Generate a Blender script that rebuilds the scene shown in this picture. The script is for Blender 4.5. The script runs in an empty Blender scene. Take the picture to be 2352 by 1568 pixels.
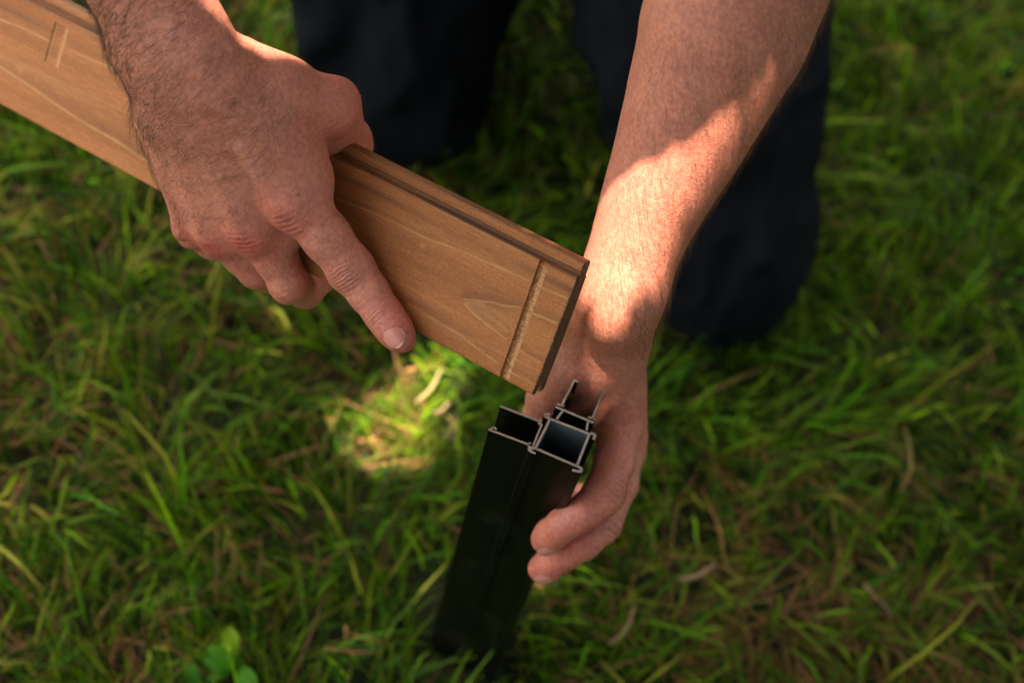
import bpy, math, random
import numpy as np
from math import radians as R
rng = np.random.default_rng(7)
random.seed(7)
scene = bpy.context.scene

# ------------------------------------------------------------------ camera
# World: ground z = 0, the aluminium post stands on it.  The camera is a 50 mm
# lens held 1.04 m above the lawn, tilted 30 degrees off straight down.
F = 3267.0                                   # focal length in units of a 2352 wide frame
DN = np.array([-497.0, 1802.0, F]); DN /= np.linalg.norm(DN)        # "down" seen from the camera
YC = np.array([0, 0, 1.0]) - DN[2] * DN; YC /= np.linalg.norm(YC)
XC = np.cross(YC, -DN)
M = np.array([XC, YC, -DN])                  # camera frame (x right, y down, z forward) -> world
CAMH = 1.037
CAMP = np.array([0, 0, CAMH])
def w2c(p): return (np.asarray(p, float) - CAMP) @ M
def c2w(p): return np.asarray(p, float) @ M.T + CAMP
def P(u, v, z): return np.array([(u - 1176) / F, (v - 784) / F, 1.0]) * z
def W(u, v, z): return c2w(P(u, v, z))
def G(u, v, h=0.0):
    r = P(u, v, 1.0); return c2w(r * (CAMH - h) / (r @ DN))

cam = bpy.data.cameras.new('camera'); co = bpy.data.objects.new('camera', cam)
scene.collection.objects.link(co); scene.camera = co
from mathutils import Matrix, Vector
mm = np.eye(4); mm[:3, 0] = M[:, 0]; mm[:3, 1] = -M[:, 1]; mm[:3, 2] = -M[:, 2]; mm[:3, 3] = CAMP
co.matrix_world = Matrix(mm.tolist())
cam.sensor_width = 36; cam.lens = 50; cam.clip_start = 0.05; cam.clip_end = 200
cam.dof.use_dof = True; cam.dof.focus_distance = 0.69; cam.dof.aperture_fstop = 4.8

# ------------------------------------------------------------------ light
SUN = np.array([-0.15, 0.0, 0.95]); SUN /= np.linalg.norm(SUN)     # direction towards the sun
world = bpy.data.worlds.new('World'); scene.world = world; world.use_nodes = True
wn = world.node_tree; wn.nodes.clear()
sky = wn.nodes.new('ShaderNodeTexSky'); sky.sky_type = 'NISHITA'; sky.sun_disc = False
sky.sun_elevation = math.asin(SUN[2]); sky.sun_rotation = math.atan2(SUN[0], SUN[1])
sky.dust_density = 3.0; sky.ozone_density = 0.6
wm = wn.nodes.new('ShaderNodeMix'); wm.data_type = 'RGBA'; wm.blend_type = 'MULTIPLY'; wm.inputs[0].default_value = 1
wm.inputs[7].default_value = (1.23, 1.0, 0.69, 1)                      # thin warm haze / camera white balance for shade
bg = wn.nodes.new('ShaderNodeBackground'); bg.inputs[1].default_value = 0.15
wo = wn.nodes.new('ShaderNodeOutputWorld')
wn.links.new(sky.outputs[0], wm.inputs[6]); wn.links.new(wm.outputs[2], bg.inputs[0]); wn.links.new(bg.outputs[0], wo.inputs[0])
sl = bpy.data.lights.new('sun', 'SUN'); sl.energy = 2.9; sl.angle = R(0.45); sl.color = (1, 0.82, 0.60)
so = bpy.data.objects.new('sun', sl); scene.collection.objects.link(so)
so.rotation_euler = Vector((-SUN).tolist()).to_track_quat('-Z', 'Y').to_euler(); so.location = (-3, 2, 6)
scene.view_settings.view_transform = 'Standard'; scene.view_settings.look = 'None'
scene.view_settings.exposure = 2.9; scene.view_settings.gamma = 1.0
scene.cycles.max_bounces = 6; scene.cycles.diffuse_bounces = 3; scene.cycles.glossy_bounces = 3
scene.cycles.transparent_max_bounces = 4; scene.cycles.use_denoising = True

# ------------------------------------------------------------------ helpers
def link(name, me, mat=None, parent=None, **props):
    o = bpy.data.objects.new(name, me); scene.collection.objects.link(o)
    if mat is not None and me is not None: me.materials.append(mat)
    if parent is not None: o.parent = parent
    for k, v in props.items(): o[k] = v
    return o
def empty(name, loc, **props):
    o = bpy.data.objects.new(name, None); scene.collection.objects.link(o); o.location = loc
    o.empty_display_size = 0.05
    for k, v in props.items(): o[k] = v
    return o
def settle(child, parent):
    """parent while leaving world coordinates as they are"""
    child.parent = parent
    child.matrix_parent_inverse = Matrix.Translation(-parent.location) if parent.type == 'EMPTY' else Matrix.Identity(4)
def fastmesh(name, V, Fc, smooth=True):
    """Fc: (n,3) or (n,4) int array, or list of such"""
    me = bpy.data.meshes.new(name)
    V = np.asarray(V, np.float32)
    arrs = Fc if isinstance(Fc, list) else [Fc]
    arrs = [np.asarray(a, np.int32) for a in arrs if len(a)]
    loops = np.concatenate([a.ravel() for a in arrs]); tot = np.concatenate([np.full(len(a), a.shape[1], np.int32) for a in arrs])
    start = np.concatenate([[0], np.cumsum(tot)[:-1]]).astype(np.int32)
    me.vertices.add(len(V)); me.vertices.foreach_set('co', V.ravel())
    me.loops.add(len(loops)); me.loops.foreach_set('vertex_index', loops)
    me.polygons.add(len(tot)); me.polygons.foreach_set('loop_start', start); me.polygons.foreach_set('loop_total', tot)
    me.polygons.foreach_set('use_smooth', np.full(len(tot), smooth))
    me.update(calc_edges=True); me.validate()
    return me
def vattr(me, name, vals):
    vals = np.asarray(vals, np.float32)
    if vals.ndim == 1:
        a = me.attributes.new(name, 'FLOAT', 'POINT'); a.data.foreach_set('value', vals)
    else:
        a = me.attributes.new(name, 'FLOAT_COLOR', 'POINT')
        a.data.foreach_set('color', np.concatenate([vals, np.ones((len(vals), 1), np.float32)], 1).ravel())

# value noise in numpy
_perm = rng.random((64, 64, 64)).astype(np.float32)
def noise3(p):
    i = np.floor(p).astype(int); f = p - i; f = f * f * (3 - 2 * f); out = 0
    for dx in (0, 1):
        for dy in (0, 1):
            for dz in (0, 1):
                w = (f[..., 0] if dx else 1 - f[..., 0]) * (f[..., 1] if dy else 1 - f[..., 1]) * (f[..., 2] if dz else 1 - f[..., 2])
                out = out + w * _perm[(i[..., 0] + dx) & 63, (i[..., 1] + dy) & 63, (i[..., 2] + dz) & 63]
    return out * 2 - 1
def fbm(p, o=3):
    s = 0; a = 1; t = 0
    for k in range(o): s = s + a * noise3(p * 2 ** k + 17 * k); t += a; a *= .5
    return s / t

# signed distance field on a grid, meshed with surface nets
class Field:
    def __init__(s, lo, hi, h):
        s.lo = np.array(lo, float); s.h = h
        s.n = np.ceil((np.array(hi) - s.lo) / h).astype(int) + 1
        s.f = np.full(s.n, 0.05, np.float32)
        s.ax = [(s.lo[i] + h * np.arange(s.n[i])).astype(np.float32) for i in range(3)]
    def _box(s, pts, m):
        a = np.clip(np.floor((np.min(pts, 0) - m - s.lo) / s.h).astype(int), 0, s.n)
        b = np.clip(np.ceil((np.max(pts, 0) + m - s.lo) / s.h).astype(int) + 1, 0, s.n)
        return a, b
    def cone(s, a, b, ra, rb, k=0.005, flat=None, sub=False):
        """rounded cone a->b; flat = (direction, ratio) squashes the section along direction"""
        a = np.asarray(a, float); b = np.asarray(b, float)
        i, j = s._box([a, b], max(ra, rb) * (1 if flat is None or flat[1] <= 1 else flat[1]) + k + 2.5 * s.h)
        if np.any(j <= i): return
        sl = tuple(slice(i[q], j[q]) for q in range(3))
        X = s.ax[0][sl[0]][:, None, None] - a[0]; Y = s.ax[1][sl[1]][None, :, None] - a[1]; Z = s.ax[2][sl[2]][None, None, :] - a[2]
        d = b - a; L2 = max(d @ d, 1e-12)
        t = np.clip((X * d[0] + Y * d[1] + Z * d[2]) / L2, 0, 1)
        qx = X - t * d[0]; qy = Y - t * d[1]; qz = Z - t * d[2]
        if flat is not None:
            n = np.asarray(flat[0], float); n = n / np.linalg.norm(n)
            dn = (qx * n[0] + qy * n[1] + qz * n[2]) * (1 / flat[1] - 1)
            qx = qx + dn * n[0]; qy = qy + dn * n[1]; qz = qz + dn * n[2]
        D = (np.sqrt(qx * qx + qy * qy + qz * qz) - (ra + (rb - ra) * t)).astype(np.float32)
        cur = s.f[sl]
        if sub:
            h = np.clip(0.5 - 0.5 * (cur + D) / k, 0, 1); s.f[sl] = cur * (1 - h) + (-D) * h + k * h * (1 - h)
        else:
            h = np.clip(0.5 + 0.5 * (D - cur) / k, 0, 1); s.f[sl] = D * (1 - h) + cur * h - k * h * (1 - h)
    def chain(s, pts, rs, **kw):
        for q in range(len(pts) - 1): s.cone(pts[q], pts[q + 1], rs[q], rs[q + 1], **kw)
    def limb(s, pts, rs, ratios, nrm, n=6, k=.003):
        """smooth oval limb through a few stations (Catmull-Rom)"""
        D = np.concatenate([np.array(pts), np.array(rs)[:, None], np.array(ratios)[:, None]], 1)
        E_ = np.concatenate([[2 * D[0] - D[1]], D, [2 * D[-1] - D[-2]]]); out = []
        for i in range(1, len(E_) - 2):
            for j in range(n + (i == len(E_) - 3)):
                t = j / n; p0, p1, p2, p3 = E_[i - 1:i + 3]
                out.append(.5 * (2 * p1 + (p2 - p0) * t + (2 * p0 - 5 * p1 + 4 * p2 - p3) * t * t + (3 * p1 - p0 - 3 * p2 + p3) * t ** 3))
        for a, b in zip(out[:-1], out[1:]):
            d = b[:3] - a[:3]; d = d / np.linalg.norm(d); nn = nrm - (nrm @ d) * d
            s.cone(a[:3], b[:3], a[3], b[3], k=k, flat=(nn, (a[4] + b[4]) / 2))
    def mesh(s):
        f = s.f; n = np.array(f.shape); ins = f < 0
        c = ins[:-1, :-1, :-1].astype(np.int8)
        tot = np.zeros_like(c)
        for dx in (0, 1):
            for dy in (0, 1):
                for dz in (0, 1): tot += ins[dx:n[0] - 1 + dx, dy:n[1] - 1 + dy, dz:n[2] - 1 + dz]
        act = (tot > 0) & (tot < 8)
        idx = np.argwhere(act); ids = np.full(act.shape, -1, np.int32); ids[act] = np.arange(len(idx))
        acc = np.zeros((len(idx), 3)); cnt = np.zeros(len(idx))
        for axis in range(3):
            o1, o2 = [q for q in range(3) if q != axis]
            for u in (0, 1):
                for v in (0, 1):
                    p0 = idx.copy(); p0[:, o1] += u; p0[:, o2] += v; p1 = p0.copy(); p1[:, axis] += 1
                    f0 = f[p0[:, 0], p0[:, 1], p0[:, 2]]; f1 = f[p1[:, 0], p1[:, 1], p1[:, 2]]
                    m = (f0 < 0) != (f1 < 0); t = np.where(m, f0 / np.where(m, f0 - f1, 1), 0)
                    pos = p0.astype(float); pos[:, axis] += t; acc[m] += pos[m]; cnt[m] += 1
        V = acc / cnt[:, None] * s.h + s.lo
        quads = []
        for axis in range(3):
            o1, o2 = (axis + 1) % 3, (axis + 2) % 3
            sa = [slice(None)] * 3; sb = [slice(None)] * 3; sa[axis] = slice(0, -1); sb[axis] = slice(1, None)
            A = ins[tuple(sa)]; B = ins[tuple(sb)]
            e = np.argwhere(A != B)
            e = e[(e[:, o1] > 0) & (e[:, o2] > 0) & (e[:, o1] < n[o1] - 1) & (e[:, o2] < n[o2] - 1)]
            dirn = A[e[:, 0], e[:, 1], e[:, 2]]
            def cid(d1, d2):
                q = e.copy(); q[:, o1] -= d1; q[:, o2] -= d2; return ids[q[:, 0], q[:, 1], q[:, 2]]
            Q = np.stack([cid(1, 1), cid(0, 1), cid(0, 0), cid(1, 0)], 1)
            Q[~dirn] = Q[~dirn][:, ::-1]
            quads.append(Q)
        Q = np.concatenate(quads)
        return V, Q
def vnormals(V, Q):
    fn = np.cross(V[Q[:, 2]] - V[Q[:, 0]], V[Q[:, 3]] - V[Q[:, 1]])
    N = np.zeros_like(V)
    for q in range(4): np.add.at(N, Q[:, q], fn)
    return N / np.maximum(np.linalg.norm(N, axis=1, keepdims=True), 1e-12)
def relax(V, Q, it=2, lam=.5):
    for _ in range(it):
        S = np.zeros_like(V); c = np.zeros(len(V))
        for a, b in ((0, 1), (1, 2), (2, 3), (3, 0)):
            np.add.at(S, Q[:, a], V[Q[:, b]]); np.add.at(S, Q[:, b], V[Q[:, a]])
            np.add.at(c, Q[:, a], 1); np.add.at(c, Q[:, b], 1)
        V = V + lam * (S / np.maximum(c, 1)[:, None] - V)
    return V
def prism(outline, z0, z1, frame):
    """extrude a closed 2-D outline (k,2) from z0 to z1 in frame (o, ax, ay, az)"""
    o, ax, ay, az = frame; k = len(outline); ol = np.asarray(outline, float)
    V = np.concatenate([o + ol[:, :1] * ax + ol[:, 1:] * ay + z * az for z in (z0, z1)])
    return V, k

# material helpers
def mat(name):
    m = bpy.data.materials.new(name); m.use_nodes = True; nt = m.node_tree
    return m, nt, nt.nodes['Principled BSDF']
def N(nt, t, **kw):
    n = nt.nodes.new(t)
    for k, v in kw.items():
        if k.startswith('i_'): n.inputs[int(k[2:])].default_value = v
        else: setattr(n, k, v)
    return n
def L(nt, a, b): nt.links.new(a, b)
def mixc(nt, fac, a, b, mode='MIX'):
    m = N(nt, 'ShaderNodeMix', data_type='RGBA', blend_type=mode)
    for s, v in ((0, fac), (6, a), (7, b)):
        if hasattr(v, 'is_output') or isinstance(v, bpy.types.NodeSocket): L(nt, v, m.inputs[s])
        else: m.inputs[s].default_value = v if s == 0 else (*v, 1)
    return m.outputs[2]
def ramp(nt, src, p0, p1, c0=(0, 0, 0, 1), c1=(1, 1, 1, 1)):
    r = N(nt, 'ShaderNodeValToRGB'); r.color_ramp.elements[0].position = p0; r.color_ramp.elements[1].position = p1
    r.color_ramp.elements[0].color = c0; r.color_ramp.elements[1].color = c1; L(nt, src, r.inputs[0]); return r.outputs[0]
def bump(nt, src, strength, dist, prev=None):
    b = N(nt, 'ShaderNodeBump'); b.inputs['Strength'].default_value = strength; b.inputs['Distance'].default_value = dist
    L(nt, src, b.inputs['Height'])
    if prev is not None: L(nt, prev, b.inputs['Normal'])
    return b.outputs[0]

# ---- skin
skin, nt, bs = mat('skin')
geo = N(nt, 'ShaderNodeNewGeometry')
tint = N(nt, 'ShaderNodeAttribute', attribute_name='tint')
n1 = N(nt, 'ShaderNodeTexNoise'); n1.inputs['Scale'].default_value = 90; n1.inputs['Detail'].default_value = 4; L(nt, geo.outputs['Position'], n1.inputs['Vector'])
n2 = N(nt, 'ShaderNodeTexNoise'); n2.inputs['Scale'].default_value = 420; n2.inputs['Detail'].default_value = 3; L(nt, geo.outputs['Position'], n2.inputs['Vector'])
c = mixc(nt, ramp(nt, n1.outputs[0], .35, .68), (0.93, 0.92, 0.94), (1.05, 1.03, 1.0))
c = mixc(nt, 1.0, tint.outputs['Color'], c, 'MULTIPLY')
c2 = mixc(nt, ramp(nt, n2.outputs[0], .38, .62), (0.88, 0.80, 0.80), (1.08, 1.10, 1.10))
c = mixc(nt, 1.0, c, c2, 'MULTIPLY')
L(nt, c, bs.inputs['Base Color'])
bs.inputs['Roughness'].default_value = 0.40; bs.inputs['Specular IOR Level'].default_value = 0.5
bs.inputs['Subsurface Weight'].default_value = 0.35; bs.inputs['Subsurface Radius'].default_value = (1.0, 0.35, 0.18); bs.inputs['Subsurface Scale'].default_value = 0.0032
vo = N(nt, 'ShaderNodeTexVoronoi', feature='DISTANCE_TO_EDGE'); vo.inputs['Scale'].default_value = 620
nw = N(nt, 'ShaderNodeTexNoise'); nw.inputs['Scale'].default_value = 250; L(nt, geo.outputs['Position'], nw.inputs['Vector'])
va = N(nt, 'ShaderNodeVectorMath', operation='MULTIPLY_ADD'); va.inputs[1].default_value = (.004,) * 3
L(nt, nw.outputs['Color'], va.inputs[0]); L(nt, geo.outputs['Position'], va.inputs[2]); L(nt, va.outputs[0], vo.inputs['Vector'])
b1 = bump(nt, ramp(nt, vo.outputs[0], 0.0, 0.22), 0.55, 0.00022)
b2 = bump(nt, n2.outputs[0], 0.6, 0.0004, b1)
b3 = bump(nt, n1.outputs[0], 0.35, 0.0007, b2)
L(nt, b3, bs.inputs['Normal'])

nail, nt, bs = mat('fingernail')
geo = N(nt, 'ShaderNodeNewGeometry'); at = N(nt, 'ShaderNodeAttribute', attribute_name='lun')
c = mixc(nt, at.outputs['Fac'], (0.60, 0.25, 0.21), (0.72, 0.46, 0.40)); L(nt, c, bs.inputs['Base Color'])
bs.inputs['Roughness'].default_value = 0.28; bs.inputs['Subsurface Weight'].default_value = .3; bs.inputs['Subsurface Scale'].default_value = .002
wv = N(nt, 'ShaderNodeTexNoise'); wv.inputs['Scale'].default_value = 500; L(nt, geo.outputs['Position'], wv.inputs['Vector'])
L(nt, bump(nt, wv.outputs[0], .3, .0002), bs.inputs['Normal'])

def plain(name, col, rough, spec=.5):
    m, nt, bs = mat(name); bs.inputs['Base Color'].default_value = (*col, 1); bs.inputs['Roughness'].default_value = rough
    bs.inputs['Specular IOR Level'].default_value = spec
    g = N(nt, 'ShaderNodeNewGeometry'); n = N(nt, 'ShaderNodeTexNoise'); n.inputs['Scale'].default_value = 60; n.inputs['Detail'].default_value = 5
    L(nt, g.outputs['Position'], n.inputs['Vector'])
    L(nt, mixc(nt, ramp(nt, n.outputs[0], .3, .7), tuple(x * .8 for x in col), tuple(min(1, x * 1.2) for x in col)), bs.inputs['Base Color'])
    return m
hair_dark = plain('dark_body_hair', (0.050, 0.022, 0.011), .45)
hair_gold = plain('light_brown_body_hair', (0.15, 0.065, 0.026), .45)
head_hair = plain('brown_head_hair', (0.05, 0.03, 0.018), .6)

def cloth(name, col, scale=1500):
    m, nt, bs = mat(name); g = N(nt, 'ShaderNodeNewGeometry')
    n = N(nt, 'ShaderNodeTexNoise'); n.inputs['Scale'].default_value = 14; n.inputs['Detail'].default_value = 6; L(nt, g.outputs['Position'], n.inputs['Vector'])
    w = N(nt, 'ShaderNodeTexNoise'); w.inputs['Scale'].default_value = scale; L(nt, g.outputs['Position'], w.inputs['Vector'])
    L(nt, mixc(nt, ramp(nt, n.outputs[0], .3, .7), tuple(x * .75 for x in col), tuple(x * 1.3 for x in col)), bs.inputs['Base Color'])
    bs.inputs['Roughness'].default_value = .85; bs.inputs['Specular IOR Level'].default_value = .08; bs.inputs['Sheen Weight'].default_value = .0
    b = bump(nt, w.outputs[0], .4, .0008); L(nt, bump(nt, n.outputs[0], .5, .01, b), bs.inputs['Normal'])
    return m
trouser_cloth = cloth('navy_black_cloth', (0.0042, 0.0053, 0.0086))
shirt_cloth = cloth('dark_grey_jersey', (0.05, 0.05, 0.055))
shoe_mat = plain('black_shoe', (0.02, 0.02, 0.02), .6)

# ---- powder coat and bare aluminium
coat, nt, bs = mat('black_powder_coat')
g = N(nt, 'ShaderNodeNewGeometry'); n = N(nt, 'ShaderNodeTexNoise'); n.inputs['Scale'].default_value = 1800; L(nt, g.outputs['Position'], n.inputs['Vector'])
nb = N(nt, 'ShaderNodeTexNoise'); nb.inputs['Scale'].default_value = 40; nb.inputs['Detail'].default_value = 8; L(nt, g.outputs['Position'], nb.inputs['Vector'])
L(nt, mixc(nt, ramp(nt, nb.outputs[0], .52, .80), (0.0038, 0.0042, 0.0024), (0.017, 0.018, 0.014)), bs.inputs['Base Color'])
bs.inputs['Roughness'].default_value = .36; bs.inputs['Specular IOR Level'].default_value = .20
L(nt, bump(nt, n.outputs[0], .25, .0003), bs.inputs['Normal'])
alu, nt, bs = mat('sawn_aluminium')
g = N(nt, 'ShaderNodeNewGeometry'); n = N(nt, 'ShaderNodeTexNoise'); n.inputs['Scale'].default_value = 900; L(nt, g.outputs['Position'], n.inputs['Vector'])
L(nt, mixc(nt, n.outputs[0], (0.36, 0.32, 0.30), (0.66, 0.61, 0.58)), bs.inputs['Base Color']); bs.inputs['Roughness'].default_value = .42; bs.inputs['Metallic'].default_value = .75
milled, nt, bs = mat('mill_finish_inside')
g = N(nt, 'ShaderNodeNewGeometry'); n = N(nt, 'ShaderNodeTexNoise'); n.inputs['Scale'].default_value = 300; L(nt, g.outputs['Position'], n.inputs['Vector'])
L(nt, mixc(nt, n.outputs[0], (0.17, 0.22, 0.26), (0.24, 0.30, 0.34)), bs.inputs['Base Color']); bs.inputs['Roughness'].default_value = .34; bs.inputs['Metallic'].default_value = .55

# ------------------------------------------------------------------ ground
gm, nt, bs = mat('lawn_soil')
g = N(nt, 'ShaderNodeNewGeometry'); n = N(nt, 'ShaderNodeTexNoise'); n.inputs['Scale'].default_value = 26; n.inputs['Detail'].default_value = 9; L(nt, g.outputs['Position'], n.inputs['Vector'])
nb = N(nt, 'ShaderNodeTexNoise'); nb.inputs['Scale'].default_value = 3; L(nt, g.outputs['Position'], nb.inputs['Vector'])
c = mixc(nt, ramp(nt, n.outputs[0], .35, .65), (0.012, 0.018, 0.004), (0.035, 0.024, 0.010))
c = mixc(nt, ramp(nt, nb.outputs[0], .4, .6), c, (0.014, 0.024, 0.005)); L(nt, c, bs.inputs['Base Color']); bs.inputs['Roughness'].default_value = 1
L(nt, bump(nt, n.outputs[0], .8, .02), bs.inputs['Normal'])
gn = 61; gx = np.sign(np.linspace(-1, 1, gn)) * np.abs(np.linspace(-1, 1, gn)) ** 3 * 60
X, Y = np.meshgrid(gx, gx + .4, indexing='ij'); Z = fbm(np.stack([X * 3, Y * 3, X * 0], -1)) * .006
idg = np.arange(gn * gn).reshape(gn, gn)
link('ground', fastmesh('ground', np.stack([X, Y, Z], -1).reshape(-1, 3), np.stack([idg[:-1, :-1], idg[1:, :-1], idg[1:, 1:], idg[:-1, 1:]], -1).reshape(-1, 4)), gm, kind='structure')

# ---- grass
grm, nt, bs = mat('grass_blade')
at = N(nt, 'ShaderNodeAttribute', attribute_name='tint'); L(nt, at.outputs['Color'], bs.inputs['Base Color']); bs.inputs['Roughness'].default_value = .55
bs.inputs['Specular IOR Level'].default_value = .16
tr = N(nt, 'ShaderNodeBsdfTranslucent'); L(nt, mixc(nt, 1.0, at.outputs['Color'], (1.5, 1.8, .3), 'MULTIPLY'), tr.inputs[0])
mx = N(nt, 'ShaderNodeMixShader'); mx.inputs[0].default_value = .34
L(nt, bs.outputs[0], mx.inputs[1]); L(nt, tr.outputs[0], mx.inputs[2]); L(nt, mx.outputs[0], nt.nodes['Material Output'].inputs[0])
def blades(x, y, length, width, yaw, e0, e1, col, z0=0.0, seg=4, twist=.5):
    """arched tapering leaves; e0/e1 elevation at root and tip"""
    n = len(x); Vs = []; p = np.stack([x, y, np.full(n, 0.0) + z0], 1)
    hd = np.stack([np.cos(yaw), np.sin(yaw), 0 * yaw], 1); sd0 = np.stack([-np.sin(yaw), np.cos(yaw), 0 * yaw], 1)
    tw = rng.normal(0, twist, n)
    for s in range(seg + 1):
        t = s / seg; el = e0 + (e1 - e0) * t
        w = width * (1 - t ** 2.2) * (0.65 + .7 * min(t * 3, 1) * .5) * .5
        up = np.stack([-np.cos(yaw) * np.sin(el), -np.sin(yaw) * np.sin(el), np.cos(el)], 1)
        sd = sd0 * np.cos(tw)[:, None] + up * np.sin(tw)[:, None]
        Vs.append(p - sd * w[:, None]); Vs.append(p + sd * w[:, None])
        wob = rng.normal(0, .065, n); yaw2 = yaw + wob * s
        hd = np.stack([np.cos(yaw2), np.sin(yaw2), 0 * yaw], 1)
        p = p + (hd * np.cos(el)[:, None] + np.array([0, 0, 1.]) * np.sin(el)[:, None]) * (length / seg)[:, None]
    V = np.stack(Vs, 1); k = 2 * (seg + 1); base = np.arange(n)[:, None] * k
    V[..., 2] = np.maximum(V[..., 2], 0.001)
    Q = np.concatenate([base + np.array([2 * s, 2 * s + 1, 2 * s + 3, 2 * s + 2]) for s in range(seg)])
    C = np.repeat(col, k, 0)
    return V.reshape(-1, 3), Q, C
def lawn(n, lo, hi, avoid=None, scale=1.0):
    x = rng.uniform(lo[0], hi[0], n); y = rng.uniform(lo[1], hi[1], n)
    if avoid is not None:
        k = ~avoid(x, y); x, y = x[k], y[k]; n = len(x)
    cl = fbm(np.stack([x * 11, y * 11, x * 0], 1)); cl2 = fbm(np.stack([x * 4.5 + 9, y * 4.5, x * 0 + 5], 1), 2)
    # clumps share a heading
    yaw = 2 * math.pi * fbm(np.stack([x * 7 + 3, y * 7, x * 0 + 2], 1), 2) * 1.6 + rng.normal(0, .9, n)
    ln = np.exp(rng.normal(math.log(.041), .42, n)) * (1 + .35 * cl) * scale
    wd = rng.uniform(.0013, .0037, n) * scale
    e0 = rng.uniform(.6, 1.5, n); e1 = rng.uniform(-.9, .9, n) * 1.0
    g = rng.random((n, 1)); br = np.exp(rng.normal(-.16, .62, (n, 1)))
    col = (np.array([[.020, .088, .003]]) * (1 - g) + np.array([[.115, .190, .003]]) * g) * br * 1.06
    yel = np.clip((cl2 + .15) * 1.3, 0, 1) * .5 + .08
    k = rng.random(n) < yel * .55; col[k] = (np.array([.17, .17, .02]) * br[k])
    # dead straw, more of it in worn patches and low down
    warm = np.clip((x - .05) * 3, 0, 1) * np.clip((.62 - y) * 4, 0, 1)
    gp = G(885, 995); dry = .34 * np.exp(-((x - gp[0]) ** 2 + (y - gp[1]) ** 2) / .055 ** 2)  # extra straw colour laid over the sun patch to make it look brighter
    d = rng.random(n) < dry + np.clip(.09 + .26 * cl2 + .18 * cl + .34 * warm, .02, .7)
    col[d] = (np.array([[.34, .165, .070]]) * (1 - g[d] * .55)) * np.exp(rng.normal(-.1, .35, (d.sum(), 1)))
    e0[d] = rng.uniform(0, .6, d.sum()); e1[d] = rng.uniform(-.3, .3, d.sum()); wd[d] *= .75
    z0 = np.where(d, rng.uniform(0, .022, n), rng.uniform(-.004, .012, n))
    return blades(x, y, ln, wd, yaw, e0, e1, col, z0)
knee_pts = [G(1640, 700), G(905, 330)]
postb = c2w(P(1275, 1010, .7214)); 
def under(x, y):
    r = np.zeros(len(x), bool)
    r |= (x > postb[0] - .046) & (x < postb[0] + .022) & (y > postb[1] - .034) & (y < postb[1] + .05)
    return r
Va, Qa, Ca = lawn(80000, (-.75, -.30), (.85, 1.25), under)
Vb, Qb, Cb = lawn(30000, (-2.2, -1.6), (2.2, 2.6), lambda x, y: (x > -.75) & (x < .85) & (y > -.3) & (y < 1.25), 1.35)
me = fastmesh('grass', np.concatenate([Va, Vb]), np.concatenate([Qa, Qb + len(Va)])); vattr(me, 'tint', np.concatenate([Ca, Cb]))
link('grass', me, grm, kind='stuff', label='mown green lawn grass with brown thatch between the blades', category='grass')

def single(name, uv0, uv1, h, width, col, label, cat, bend=.01, group=None):
    a = G(*uv0, h); b = G(*uv1, h + bend * .3); n = 8; Vs = []
    d = b - a; sd = np.cross(d, [0, 0, 1]); sd /= np.linalg.norm(sd)
    for s in range(n + 1):
        t = s / n; p = a + d * t + np.array([0, 0, 1]) * bend * 4 * t * (1 - t) + sd * .003 * math.sin(t * 5)
        w = width * .5 * (1 - .5 * t) * (1 if s < n else .3)
        Vs += [p - sd * w, p + np.array([0, 0, w * .5]), p + sd * w, p - np.array([0, 0, w * .3])]
    V = np.array(Vs); Q = [[4 * s + q, 4 * s + (q + 1) % 4, 4 * s + 4 + (q + 1) % 4, 4 * s + 4 + q] for s in range(n) for q in range(4)]
    Q += [[3, 2, 1, 0], [4 * n, 4 * n + 1, 4 * n + 2, 4 * n + 3]]
    me = fastmesh(name, V, np.array(Q)); vattr(me, 'tint', np.tile(col, (len(V), 1)))
    p = dict(label=label, category=cat)
    if group: p['group'] = group
    return link(name, me, grm, **p)
straws = [((955, 925), (1030, 850), .05, .0040, (.50, .40, .20), 'pale dry straw lit by the sun just below the board'),
          ((1560, 1330), (1655, 1308), .03, .0045, (.42, .28, .17), 'short broken tan straw lying right of the two gripping fingertips'),
          ((1400, 1480), (1470, 1395), .03, .0045, (.36, .24, .14), 'brown straw standing on a slant right of the foot of the black post'),
          ((2070, 1130), (2085, 975), .04, .0035, (.30, .20, .08), 'thin upright tan stalk in the grass at the right of the view'),
          ((995, 950), (1040, 936), .045, .004, (.52, .38, .22), 'small pale straw end beside the sunlit patch, left of the black post'),
          ((1985, 1340), (2040, 1430), .03, .0035, (.34, .22, .16), 'thin pinkish dry stem low at the right, away from the hands')]
for uv0, uv1, h, w, c, lb in straws: single('dry_straw', uv0, uv1, h, w, c, lb, 'straw', group='dry straws lying in the lawn')

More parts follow.
